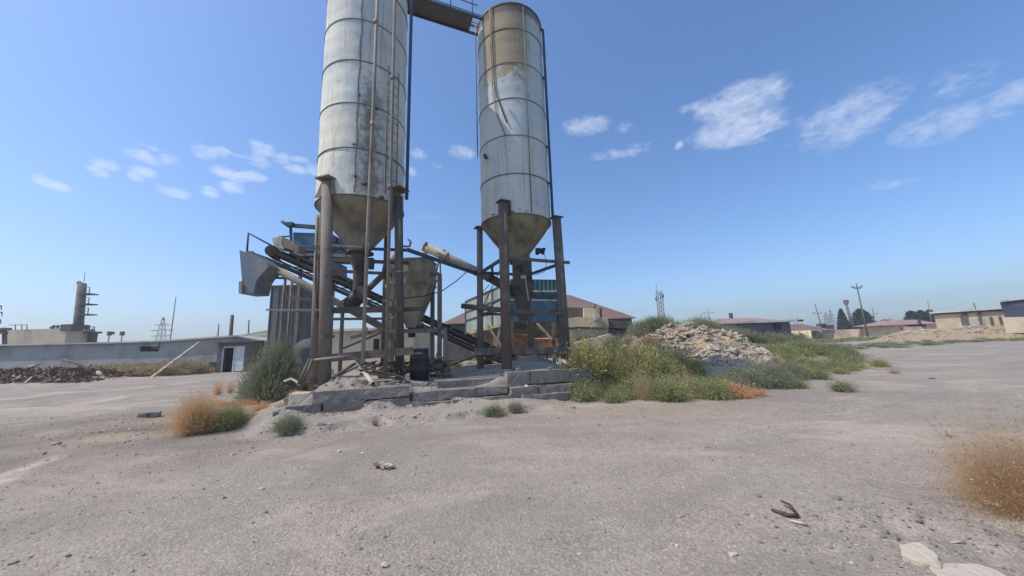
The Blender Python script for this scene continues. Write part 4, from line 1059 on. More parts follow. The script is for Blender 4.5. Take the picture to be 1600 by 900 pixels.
def hopper():
    Y = 12.9; c = P(650, 460, Y); t = thing('weigh_hopper', (c[0], Y, .5), 'cement crusted weigh hopper with tapered bottom standing between the two silos', 'hopper')
    x0 = P(617, 440, Y)[0]; x1 = P(676, 440, Y)[0]; zt = P(660, 408, Y)[2]; zm = P(660, 446, Y)[2]; zb = P(650, 512, Y)[2]; xm = (x0 + x1) / 2 - .05
    D = .6
    m = MB(); R = lambda a, b, y0, y1, z: [(a, y0, z), (b, y0, z), (b, y1, z), (a, y1, z)]
    m.hexa(R(x0, x1, Y - D, Y + D, zm) + R(x0, x1, Y - D, Y + D, zt)); m.build('bin', M['hopper'], t)
    m = MB(); m.hexa(R(xm - .16, xm + .2, Y - .2, Y + .2, zb) + R(x0 + .001, x1 - .001, Y - D + .001, Y + D - .001, zm)); m.build('tapered_bottom', M['hopper'], t)
    m = MB(); zz = zt - .62 * (zt - zm) - .05
    for z in (zt - .03, zt - .55, zm): m.box(((x0 + x1) / 2, Y, z), (x1 - x0 + .06, 2 * D + .06, .05))
    m.build('stiffener', M['hopper'], t)
    m = MB(); m.tube(P(664, 409, Y), P(663, 386, Y), .11, n=16); m.lathe((P(664, 409, Y)[0], Y), [(.15, zt + .0), (.15, zt + .06)], 16); m.build('inlet', M['pipe_pale'], t)
    m = MB(); p = P(622, 400, Y); m.tube((p[0], Y - .1, zt), (p[0], Y - .1, zt + .32), .2, n=18); m.tube((p[0], Y - .1, zt + .32), (p[0], Y - .1, zt + .4), .12, n=18); m.build('dust_filter', M['hopper'], t)
    m = MB(); p = P(648, 522, Y); m.tube((xm, Y, zb), (xm, Y, zb - .35), .15, .13, n=16); m.box((xm + .28, Y, zb - .05), (.35, .3, .22), jit=.03); m.build('valve', M['spout'], t)
    for px, y in ((687, Y - .45), (676, Y + .5), (615, Y + .5), (612, Y - .3)):
        a = P(px, 428, y); MB().beam((a[0], y, .4), (a[0], y, a[2]), .14, .14).build('leg', M['steel'], t)
    m = MB(); zf = P(687, 432, Y)[2]; m.beam((x1 - .05, Y - .45, zf), (P(690, 430, Y)[0], Y - .45, zf), .12, .12); m.beam((x1, Y - .4, zf - .8), (x1 + .25, Y - .45, zf - .2), .06, .06)
    m.beam((x0 - .1, Y - .62, P(650, 518, Y)[2]), (x1 + .35, Y - .62, P(650, 518, Y)[2]), .1, .14)
    m.beam((x1 + .12, Y - .1, zf), (x1 + .28, Y, zf + .78), .05, .05); m.beam((x1 + .32, Y - .1, zf), (x1 + .28, Y, zf + .78), .05, .05); m.build('frame', M['steel'], t)


def screw_b():
    a = P(663, 385, 12.9); b = P(765, 434, 13.35); c = P(803, 456, 12.9); d = (b - a) / np.linalg.norm(b - a)
    t = thing('screw_conveyor', tuple(b), 'thick pale screw conveyor tube linking the weigh hopper to the right silo', 'screw conveyor')
    MB().tube(a, b, .17, n=24).build('tube', M['pipe_pale'], t)
    for q in (0, .33, .99): p = a + (b - a) * q; MB().tube(p - d * .02, p + d * .03, .2, n=24).build('flange', M['pipe'], t)
    m = MB(); m.tube(b + d * .02, c, .17, n=20); m.build('inlet_section', M['spout'], t)
    p = a + (b - a) * .3; MB().box(p + [0, 0, .2], (.1, .1, .08)).build('hatch', M['steel_dark'], t)
    m = MB(); p = P(769, 417, 13.1); m.tube(p, p - [0, 0, .32], .05, n=10); m.build('valve_stem', M['black'], t)
    m = MB(); m.path([P(600, 470, 11.5), P(665, 462, 12.3), P(690, 455, 12.5), P(712, 440, 12.7), P(735, 420, 13.0)], .02, 6); m.build('power_cable', M['black'], t)
    m = MB(); m.path([P(765, 445, 13), P(752, 458, 13), P(745, 463, 13.2)], .015, 6); m.build('power_cable', M['black'], t)


conveyor(); screw_a(); cabin(); tall_cabin(); hopper(); screw_b()


# ------------------------------------------------------------ clutter on the foundation
def clutter():
    g = P(655, 588, 10.4); z = gz(g[0], 10.4)
    t = thing('steel_drum', (g[0], 10.4, z), 'black drum standing between the silo legs on the foundation', 'drum')
    MB().lathe((g[0], 10.4), [(.01, z), (.27, z), (.27, z + .3), (.285, z + .32), (.27, z + .34), (.27, z + .6), (.285, z + .62), (.27, z + .64), (.27, z + .92), (.26, z + .92), (.25, z + .88), (.01, z + .88)], 32).build('body', M['black'], t)
    # pale elbow duct left of the silo
    m = MB(); m.path([P(466, 570, 12.2), P(460, 556, 12.2), P(463, 545, 12.2), P(474, 538, 12.2), P(500, 532, 12.2)], .16, 18); tag(m.build('duct_elbow', M['concrete_pale']), 'thick pale bent duct lying behind the left silo leg', 'duct')
    m = MB(); m.tube(P(570, 582, 9.0), P(583, 600, 8.55), .055, n=16, caps=False); m.tube(P(583, 600, 8.55), P(570, 582, 9.0), .045, n=16, caps=False); tag(m.build('loose_pipe', M['pipe_pale']), 'short pale open pipe pointing out over the block wall', 'pipe')
    a = P(698, 592, 10.9); z = gz(a[0], 10.9); m = MB(); m.path([(a[0], 10.9, z - .1), (a[0] - .02, 10.9, z + .45), (a[0] - .05, 10.9, z + 1.55)], [.17, .09, .065], 12); tag(m.build('steel_post', M['steel']), 'lone dusty steel post set in a concrete foot right of the drum', 'post')
    # scrap timber and pipes piled on the foundation, individual pieces
    def stick(a, b, w, h, mat, label, cat='plank', rnd=False):
        m = MB(); m.tube(a, b, w, n=10) if rnd else m.beam(a, b, w, h); tag(m.build('scrap_pipe' if rnd else 'scrap_plank', M[mat]), label, cat)
    stick(P(520, 590, 9.0), P(555, 568, 9.4), .12, .05, 'timber', 'dark plank propped on the soil heap right of the front left leg')
    stick(P(512, 596, 9.0), P(560, 572, 9.2), .05, .05, 'timber', 'thin batten below the plank on the soil heap')
    stick(P(545, 556, 9.0), P(586, 573, 9.0), .07, .05, 'steel_dark', 'dark bent bar on top of the soil heap')
    stick(P(568, 574, 9.3), P(632, 590, 9.4), .10, .04, 'timber', 'long plank running right from the soil heap')
    stick(P(576, 582, 9.2), P(640, 597, 9.3), .05, .05, 'steel_dark', 'thin bar under the long plank right of the soil heap')
    stick(P(556, 561, 9.0), P(574, 583, 8.9), .05, .05, 'spout', 'crusted stub hanging under the fill pipe end', 'bar')
    stick(P(705, 566, 12.5), P(745, 552, 13.2), .06, .06, 'wood_pale', 'upper pale batten left of the right silo', 'plank')
    stick(P(700, 572, 12.3), P(748, 555, 13.0), .08, .05, 'timber', 'lower dark batten left of the right silo', 'plank')
    stick(P(548, 528, 11), P(606, 512, 11), .06, .1, 'timber', 'sloping timber brace behind the left silo', 'timber')
    stick(P(535, 545, 11.2), P(600, 518, 11.4), .05, .06, 'steel_dark', 'dark sloping bar beneath the timber brace behind the left silo', 'bar')
    rg = np.random.default_rng(5)
    m = MB()
    for k in range(60):
        c = P(rg.uniform(664, 700), rg.uniform(560, 588), rg.uniform(10.6, 11.6)); d = rg.normal(size=3); d[2] *= .25; d /= np.linalg.norm(d); L = rg.uniform(.15, .4); m.beam(c - d * L, c + d * L, rg.uniform(.02, .06), rg.uniform(.02, .05))
    o = m.build('scrap_heap', M['timber']); tag(o, 'heap of broken sticks and battens right of the black drum', 'scrap heap', kind='stuff')
    m = MB()
    for k in range(50):
        c = P(rg.uniform(575, 640), rg.uniform(566, 584), rg.uniform(9.8, 11)); d = rg.normal(size=3); d[2] *= .2; d /= np.linalg.norm(d); L = rg.uniform(.12, .4); m.beam(c - d * L, c + d * L, rg.uniform(.02, .07), rg.uniform(.02, .05))
    tag(m.build('scrap_heap', M['steel_rust']), 'jumble of rusty scrap between the left silo legs', 'scrap heap', kind='stuff')
    for k, (px, py, s, mt, lb) in enumerate(((679, 589, .16, 'concrete_pale', 'pale rounded lump before the stick heap'), (668, 590, .1, 'concrete_pale', 'small pale lump left of the rounded lump'), (690, 594, .14, 'concrete_pale', 'flat pale lump at the foot of the lone post'),
                                             (487, 600, .16, 'concrete_pale', 'pale lump left of the front left leg'), (478, 603, .12, 'rock', 'broken lump by the sloping prop'), (494, 606, .12, 'rock', 'crumbling lump at the foot of the front left leg'), (736, 586, .14, 'concrete_pale', 'pale lump at the foot of the right silo left leg'),
                                             (738, 568, .2, 'concrete_pale', 'rounded pale stone behind the right silo left leg'))):
        Y = 9.2 if px < 600 else (12.6 if px > 720 else 10.7); g = P(px, py, Y); g[2] = gz(g[0], Y); single_rock('concrete_lump', g, (s, s * .7, s * .5), M[mt], lb, 'stone', idx=k, rz=k)
    # concrete kerb pieces left of the wall
    p = G(458, 640, .25); m = MB(); m.box(p + [0, .3, .12], (.5, .35, .42), (.94, .34, 0), (-.34, .94, 0), jit=.04); tag(m.build('concrete_footing', M['concrete_pale'], bevel=.02), 'pale broken concrete footing at the left end of the block wall', 'footing')
    p = P(462, 612, 8.7); m = MB(); m.box((p[0], p[1], gz(p[0], p[1]) + .1), (.35, .3, .25), jit=.03); tag(m.build('concrete_lump', M['concrete'], bevel=.02), 'dark squared concrete lump behind the pale footing', 'footing')
    m = MB(); m.path([P(444, 596, 8.9), P(455, 592, 8.9), P(463, 596, 8.9), P(468, 602, 8.8)], .03, 8); tag(m.build('bent_hose', M['pipe_pale']), 'pale curved hose end above the footing', 'hose')
    # dark slabs under the right silo
    p = wp(4.1, .75, .0); m = MB(); m.box((p[0], p[1], .58), (1.9, .7, .2), (WU[0], WU[1], 0), (WV[0], WV[1], 0), jit=.02); tag(m.build('concrete_slab', M['concrete'], bevel=.02), 'flat grey concrete slab behind the low middle wall', 'slab')
    # concrete blocks on the left yard
    g = G(221, 656); t = thing('hollow_block', (g[0], g[1] + .1, gz(g[0], g[1])), 'pair of grey cement blocks lying on the left track', 'block'); z = gz(g[0], g[1])
    MB().box((g[0] - .08, g[1] + .12, z + .055), (.22, .12, .11), (.97, .2, 0), (-.2, .97, 0), jit=.01).build('block', M['block'], t, bevel=.01)
    MB().box((g[0] + .16, g[1] + .18, z + .06), (.2, .12, .12), (.9, .4, 0), (-.4, .9, 0), jit=.01).build('block', M['block'], t, bevel=.01)
    # foreground odds and ends
    g1 = G(1206, 800); g2 = G(1247, 811); g3 = G(1221, 786, .03)
    m = MB(); m.path([g1 + [0, 0, .02], (g1 + g2) / 2 + [0, -.03, .02], g2 + [0, 0, .025]], [.012, .018, .012], 8); m.path([g2 + [0, 0, .03], (g2 + g3) / 2 + [.01, 0, .05], g3 + [0, 0, .02]], [.014, .013, .008], 8)
    tag(m.build('forked_stick', M['bark']), 'brown forked piece of bark lying on the gravel', 'stick')
    g1 = G(1234, 816); g2 = G(1262, 823); m = MB(); m.path([g1 + [0, 0, .015], g2 + [0, 0, .018]], [.008, .013], 8); tag(m.build('white_stick', M['concrete_pale']), 'short white stick below the forked bark', 'stick')
    g = G(1305, 780); single_rock('stone', g, (.03, .022, .012), M['white'], 'small white stone right of the forked bark', 'stone', idx=1)
    for k, (px, py, s, mt, lb) in enumerate(((1486, 681, .09, 'rock_dark', 'dark flat stone alone on the upper right gravel'), (1330, 877, .025, 'tan_wall', 'tan stone near the bottom edge left of the slabs'), (548, 840, .03, 'rock_dark', 'dark pebble on the lower middle gravel'), (395, 818, .03, 'rock_dark', 'grey pebble on the lower left gravel'),
                                             (530, 707, .05, 'white', 'larger of two white pebbles below the block wall'), (566, 710, .04, 'white', 'smaller of two white pebbles below the block wall'), (85, 698, .1, 'concrete_pale', 'pale flat stone on the left track'), (602, 673, .05, 'rock_dark', 'dark lump on the ledge by the tiny brown weed'),
                                             (600, 645, .06, 'rock_dark', 'dark clod under the block wall'), (738, 634, .06, 'rock_dark', 'dark clod near the grey green bush'), (1337, 563, .14, 'rock_dark', 'far dark stone on the open yard'), (1370, 578, .12, 'rock_dark', 'paired dark stone left of the dry weed on the yard'), (1457, 591, .12, 'rock_dark', 'single dark stone out on the open yard'),
                                             (500, 675, .12, 'concrete_pale', 'broken lump at the ledge edge right of the small dark bush'), (395, 840, .02, 'rock', 'tiny pale pebble low on the left'), (365, 709, .09, 'concrete_pale', 'pale flake on the ground below the small dark bush'))):
        g = G(px, py); g[2] = gz(g[0], g[1]); single_rock('stone', g, (s, s * .65, s * .4), M[mt], lb, 'stone', idx=k, rz=k * 1.3)
    # clump of crumpled debris
    g = G(594, 733); t = thing('crumpled_debris', (g[0], g[1], gz(g[0], g[1])), 'crumpled brown clump of debris lying alone on the gravel', 'debris')
    for k in range(7):
        s = .05 + .05 * RNG.random(); v = ROCKS2[k] * np.array([s * 1.5, s, s * .5]); a = RNG.uniform(-.7, .7); R = np.array(Matrix.Rotation(a, 3, 'Y')); v = v @ R.T + g + np.array([RNG.uniform(-.14, .14), RNG.uniform(-.06, .06), .03]); raw_mesh('fragment', v, IF2, M['log'] if k % 2 else M['tan_wall'], parent=t)
    # slabs at the lower right
    def slab(pts, z, th, mat, label, tilt=0):
        rg2 = np.random.default_rng(int(pts[0][0])); q = [G(x, y, z) for x, y in pts]; m = MB(); o = []
        for i in range(len(q)):
            a, b = q[i], q[(i + 1) % len(q)]
            for s in (0, .33, .66): p = a + (b - a) * s + np.append(rg2.normal(0, .008, 2), 0); p[2] = z + tilt * (p[1] - q[0][1]); o.append(p)
        m.prism([p - [0, 0, th] for p in o], (0, 0, th)); tag(m.build('concrete_slab', M[mat], bevel=.006), label, 'slab')
    slab([(1412, 866), (1408, 854), (1440, 850), (1462, 866), (1468, 882), (1440, 876)], .05, .06, 'concrete_pale', 'small tilted pale slab in the lower right corner, over the larger one', .12)
    slab([(1452, 886), (1480, 880), (1530, 880), (1560, 892), (1590, 915), (1480, 915)], .025, .05, 'concrete_pale', 'larger flat pale slab running off the bottom right edge')
    g1 = G(1488, 852); g2 = G(1508, 850); m = MB(); m.path([g1 + [0, 0, .02], g2 + [0, 0, .02]], .006, 6); tag(m.build('white_stick', M['concrete_pale']), 'thin pale twig above the slabs by the right-hand bush', 'stick')


clutter()


# ------------------------------------------------------------ left background
def left_side():
    Y = 29.7; t = thing('long_shed', (P(200, 580, Y)[0], Y, 0), 'long low grey shed with a gabled end doorway along the left', 'shed')
    top = [(-120, 542), (0, 540.5), (120, 538), (200, 536), (250, 534.5), (300, 531), (340, 528), (376, 526), (405, 532), (450, 540)]
    tp = [P(x, y, Y) for x, y in top]; lo = [np.array([p[0], Y, -.1]) for p in tp]
    MB().prism(lo + tp[::-1], (0, .25, 0)).build('wall', M['shed_wall'], t)
    m = MB()
    for a, b in zip(tp[:-1], tp[1:]): m.hexa([a + [0, -.3, 0], b + [0, -.3, 0], b + [0, 9, -.5], a + [0, 9, -.5], a + [0, -.3, .13], b + [0, -.3, .13], b + [0, 9, -.35], a + [0, 9, -.35]])
    m.build('roof', M['roof_pale'], t)
    xa, xb = P(130, 570, Y)[0], P(400, 570, Y)[0]; MB().box(((xa + xb) / 2, Y - .05, .35), (xb - xa, .12, .95)).build('plinth', M['shed_dark'], t)
    # porch with double door
    a = P(341, 536, Y - 1.2); b = P(398, 536, Y - 1.2); zt = a[2]; xd0 = P(345, 560, Y - 1.2)[0]; xd1 = P(381, 560, Y - 1.2)[0]; zd = P(362, 541, Y - 1.2)[2]
    m = MB(); y0 = Y - 1.2
    m.hexa([(a[0], y0, 0), (xd0, y0, 0), (xd0, Y, 0), (a[0], Y, 0), (a[0], y0, zt), (xd0, y0, zt), (xd0, Y, zt), (a[0], Y, zt)])
    m.hexa([(xd1, y0, 0), (b[0], y0, 0), (b[0], Y, 0), (xd1, Y, 0), (xd1, y0, zt), (b[0], y0, zt), (b[0], Y, zt), (xd1, Y, zt)])
    m.hexa([(xd0, y0, zd), (xd1, y0, zd), (xd1, Y, zd), (xd0, Y, zd), (xd0, y0, zt), (xd1, y0, zt), (xd1, Y, zt), (xd0, Y, zt)]); m.build('porch', M['shed_dark'], t)
    MB().box(((a[0] + b[0]) / 2, y0 + .45, zt + .05), (b[0] - a[0] + .3, 1.4, .1)).build('porch_roof', M['shed_dark'], t)
    dr = MB(); xm = P(364, 560, Y - 1.2)[0]; dr.box((xd0 + .06, y0 + .1, zd / 2), (.12, .08, zd - .02)); dr.box((xm, y0 + .1, zd / 2), (.1, .08, zd - .02)); dr.box(((xd0 + xd1) / 2, y0 + .1, zd - .06), (xd1 - xd0, .08, .1)); d = dr.build('door_frame', M['white'], t)
    MB().box(((xm + xd1) / 2, y0 + .12, zd / 2 - .02), (xd1 - xm - .08, .05, zd - .15)).build('door_leaf', M['white'], d)
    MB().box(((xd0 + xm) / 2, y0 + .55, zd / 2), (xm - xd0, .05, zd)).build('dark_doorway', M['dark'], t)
    for (x0, x1, y0_, y1_) in ((219, 248, 541, 549), (236, 249, 535, 545)):
        p = P(x0, y1_, Y - .04); q = P(x1, y0_, Y - .04); m = MB(); m.box(((p[0] + q[0]) / 2, Y - .03, (p[2] + q[2]) / 2), (q[0] - p[0], .06, q[2] - p[2]), jit=.05); m.build('broken_patch', M['dark'] if x0 == 219 else M['concrete_pale'], t)
    # shed behind, pale roof
    Y = 40; t = thing('back_shed', (P(390, 540, Y)[0], Y, 0), 'shed with a white sloping roof behind the doorway', 'shed')
    a, b, c, d = P(352, 527, Y), P(414, 516, Y), P(500, 520, Y), P(500, 534, Y)
    MB().prism([(a[0], Y, 0), (d[0], Y, 0), c - [0, 0, .2], b - [0, 0, .2], a - [0, 0, .2]], (0, 5, 0)).build('wall', M['tan_wall'], t)
    MB().prism([a, b, c, c - [0, 0, .15], b - [0, 0, .15], a - [0, 0, .15]], (0, 5.4, .3)).build('roof', M['roof_pale'], t)
    # pale building seen between the legs
    Y = 26; t = thing('white_house', (P(560, 560, Y)[0], Y, 0), 'low pale building with small windows seen between the left silo legs', 'house')
    a = P(478, 520, Y); b = P(648, 515, Y); MB().hexa([(a[0], Y, 0), (b[0], Y, 0), (b[0], Y + 6, 0), (a[0], Y + 6, 0), (a[0], Y, a[2]), (b[0], Y, a[2]), (b[0], Y + 6, a[2]), (a[0], Y + 6, a[2])]).build('wall', M['tan_wall'], t)
    MB().box(((a[0] + b[0]) / 2, Y + 3, a[2] + .1), (b[0] - a[0] + .6, 6.8, .18)).build('roof', M['roof_pale'], t)
    for px in (510, 588, 600, 620): p = P(px, 538, Y - .03); MB().box(p, (.4, .08, .8)).build('window', M['dark'], t)
    # tower
    Y = 46; bx = P(119, 560, Y); tp_ = P(128.5, 443, Y)
    t = thing('process_tower', (bx[0], Y, 0), 'grey steel process tower with side platforms beyond the shed', 'tower')
    x = bx[0]; H = tp_[2]
    m = MB(); m.tube((x, Y, 0), (tp_[0], Y, H), .56, .42, 24); m.build('column', M['tower'], t)
    MB().tube((x, Y, 2), (x + .15, Y, P(119, 508, Y)[2]), .72, .68, 24).build('column_base', M['steel_dark'], t)
    m = MB(); pts = [P(124 + 3.0 * math.cos(a), 444 - 4 * math.sin(a), Y) for a in np.linspace(math.pi, 0, 9)]; m.path(pts, .1, 8); m.build('lifting_hoop', M['tower'], t)
    MB().tube(P(131, 441, Y), P(133, 424, Y), .03, n=5).build('antenna', M['steel_dark'], t)
    for (py, w) in ((460, 15), (476, 14), (492, 13)):
        q = P(129, py, Y); m = MB(); e = P(131 + w, py, Y); m.box(((q[0] + e[0]) / 2, Y, q[2]), (e[0] - q[0], 1.2, .14)); m.build('platform', M['steel_dark'], t)
        m = MB()
        for k in (.55, 1): xx = q[0] + (e[0] - q[0]) * k; m.beam((xx, Y - .5, q[2]), (xx, Y - .5, q[2] + .85), .07, .07)
        m.beam((q[0], Y - .5, q[2] + .85), (e[0], Y - .5, q[2] + .85), .06, .06); m.beam((q[0], Y - .5, q[2] + .45), (e[0], Y - .5, q[2] + .45), .04, .04); m.build('railing', M['steel_dark'], t)
    q = P(128, 520, Y); e = P(149, 519, Y); m = MB(); m.box(((q[0] + e[0]) / 2, Y, q[2]), (e[0] - q[0], 1.6, .25)); m.beam(P(131, 533, Y), P(141, 522, Y), .12, .12); m.build('platform', M['steel_dark'], t)
    m = MB(); m.box(((e[0] - .25), Y, q[2] / 2), (.6, .6, q[2])); m.build('platform_leg', M['steel_dark'], t)
    m = MB()
    for px in (131, 135, 140, 145, 148): m.beam(P(px, 519, Y - .7), P(px, 510, Y - .7), .05, .05)
    m.beam(P(131, 511, Y - .7), P(149, 511, Y - .7), .05, .05); m.build('railing', M['steel_dark'], t)
    # low tank building beside it
    Y = 44; t = thing('storage_tank', (P(65, 560, Y)[0], Y, 0), 'long low dusty storage tank left of the process tower', 'tank')
    a = P(20, 516, Y); b = P(112, 515, Y)
    m = MB(); r = 1.5; m.box(((a[0] + b[0]) / 2, Y + 1, a[2] / 2), (b[0] - a[0], 3, a[2])); m.build('body', M['tan_wall'], t)
    m = MB()
    for px in (24, 34, 42): m.beam(P(px, 516, Y - .6), P(px, 507, Y - .6), .06, .06)
    m.beam(P(14, 508, Y - .6), P(42, 507.5, Y - .6), .06, .06); m.build('railing', M['steel_dark'], t)
    m = MB()
    for px in (80, 84, 90, 97, 104, 110): m.tube(P(px, 516, Y), P(px, 508 + (px % 3), Y), .12, n=8)
    m.beam(P(84, 510, Y), P(113, 509, Y), .1, .15); m.box(P(112, 512, Y), (1.4, 1.2, .8)); m.build('pipework', M['steel_dark'], t)
    Y = 40; t = thing('pipe_rack', (P(2, 560, Y)[0], Y, 0), 'steel pipe rack at the far left edge', 'pipe rack'); m = MB()
    for px in (-10, 5, 9): m.beam(P(px, 558, Y), P(px, 512, Y), .14, .14)
    m.beam(P(-12, 517, Y), P(9.5, 517, Y), .14, .14)
    m.beam(P(-30, 515, Y), P(16, 514, Y), .3, .25); m.beam(P(-30, 520, Y), P(10, 520, Y), .3, .3); m.build('frame', M['steel_dark'], t)
    m = MB()
    for k, (px, py) in enumerate(((2, 478), (3, 488), (1, 500))): m.beam(P(-6, py, Y), P(px, py, Y), .12, .12); m.beam(P(px, py, Y), P(px, py + 6, Y), .06, .06)
    m.beam(P(-4, 470, Y), P(-8, 515, Y), .15, .15); m.build('side_arm', M['steel_dark'], t)
    for (px, lb) in ((171, 'left floodlight mast of the pair beyond the shed'), (191, 'right floodlight mast, slightly taller head, beyond the shed')):
        Y = 60; t = thing('floodlight_mast', (P(px, 550, Y)[0], Y, 0), lb, 'light mast'); m = MB(); q = P(px, 522, Y); m.tube((q[0], Y, 0), q, .08, n=6)
        m.build('mast', M['steel'], t); m = MB(); m.box(q + [0, 0, .1], (.45, .4, .7)); (px == 171) and m.box(q + [.6, 0, .15], (.25, .3, .5)); m.build('lamp_head', M['steel_dark'], t)
    # masts and chimney
    MBt = lambda a, b, r, r2=None: MB().tube(a, b, r, r2, n=8)
    def pole(px1, py1, px2, py2, Y, r, mat, name, label, cat):
        a = P(px1, py1, Y); b = P(px2, py2, Y); d = (b - a) / (b[2] - a[2]); a = a - d * a[2]
        return tag(MBt(a, b, r, r * .7).build(name, M[mat], origin=a), label, cat)
    pole(265.5, 534, 275, 464, 60, .09, 'steel', 'radio_mast', 'thin tall leaning radio mast above the shed', 'mast')
    pole(340, 530, 342, 506, 50, .1, 'steel_dark', 'short_pole', 'short thin pole left of the chimney pipe', 'pole')
    o = pole(360, 530, 363, 492, 34, .2, 'steel_dark', 'chimney_pipe', 'thick dark chimney pipe standing above the doorway gable', 'chimney')
    pole(388, 524, 389, 500, 60, .14, 'steel_dark', 'short_pole', 'thick short pole right of the chimney pipe', 'pole')
    # pylon
    pylon(P(250, 540, 230), 26, 'lattice power pylon beyond the long shed', 500)
    # leaning plank
    a = G(235, 591); b = P(311, 535, 29.25); m = MB(); m.beam(a, b, .17, .09); tag(m.build('leaning_plank', M['wood_pale']), 'long pale plank leaning against the long grey shed', 'plank')
    # scrap heap: brick and wood
    rg = np.random.default_rng(9); m = MB()
    for k in range(3200):
        x = rg.uniform(-48, -26.2); y = rg.uniform(21.6, 25.0); 
        if rg.random() > np.exp(-np.abs((x + 37) / 10.2) ** 6): continue
        z = gz(x, y) + rg.uniform(-.03, .5) * max(0, 1 - abs(y - 23.4) / 2.0); d = rg.normal(size=3); d[2] = abs(d[2]) * .5; d /= np.linalg.norm(d); L = rg.uniform(.06, .26); m.beam(np.array([x, y, z]) - d * L, np.array([x, y, z]) + d * L, rg.uniform(.05, .12), rg.uniform(.04, .1))
    tag(m.build('scrap_heap', M['log']), 'brown heap of broken wood and brick along the left track', 'scrap heap', kind='stuff')
    m = MB()
    for k in range(220):
        x = rg.uniform(-48, -28.4); y = rg.uniform(21.2, 23.8); z = gz(x, y) + rg.uniform(0, .2); d = rg.normal(size=3); d[2] = abs(d[2]) * .7; d /= np.linalg.norm(d); L = rg.uniform(.15, .5); m.beam(np.array([x, y, z]) - d * L, np.array([x, y, z]) + d * L, rg.uniform(.04, .1), rg.uniform(.04, .07))
    tag(m.build('scrap_heap', M['wood_pale']), 'pale splintered pieces mixed into the brown heap on the left', 'scrap heap', kind='stuff')
    for k, (pts, r, lb) in enumerate((([(99, 562), (122, 569), (142, 580), (160, 596)], .08, 'long bent branch arching over the scrap heap'), ([(133, 579), (143, 567)], .06, 'short stub sticking up from the scrap heap'), ([(152, 581), (175, 598)], .12, 'thick log sloping down the right of the scrap heap'), ([(105, 585), (147, 584)], .08, 'level log resting on top of the scrap heap'), ([(47, 573), (60, 570)], .08, 'small pale crossed stick at the left of the heap'))):
        m = MB(); m.path([P(x, y, 23.5) for x, y in pts], r, 8); tag(m.build('scrap_branch', M['wood_pale'] if k in (1, 2, 4) else M['log']), lb, 'branch')


def pylon(base, H, label, _):
    x, y = base[0], base[1]; t = thing('power_pylon', (x, y, 0), label, 'pylon', None); m = MB(); w = H * .09; r = H * .006
    cs = [(-1, -1), (1, -1), (1, 1), (-1, 1)]; lv = np.linspace(0, 1, 9)
    for i in range(8):
        a, b = lv[i], lv[i + 1]; wa, wb = w * (1 - a) ** .9 + H * .012, w * (1 - b) ** .9 + H * .012
        for k in range(4):
            c, d = cs[k], cs[(k + 1) % 4]; m.beam((x + c[0] * wa, y + c[1] * wa, a * H), (x + c[0] * wb, y + c[1] * wb, b * H), r * 2, r * 2); m.beam((x + c[0] * wa, y + c[1] * wa, a * H), (x + d[0] * wb, y + d[1] * wb, b * H), r, r)
    m.build('lattice', M['steel'], t)
    for z, l in ((.52, .26), (.66, .3), (.8, .2)):
        m = MB()
        for s in (-1, 1): m.beam((x, y, z * H + H * .03), (x + s * l * H, y, z * H), r * 1.6, r * 1.6); m.beam((x, y, z * H - .01 * H), (x + s * l * H, y, z * H), r * 1.6, r * 1.6)
        m.build('cross_arm', M['steel'], t)


left_side()


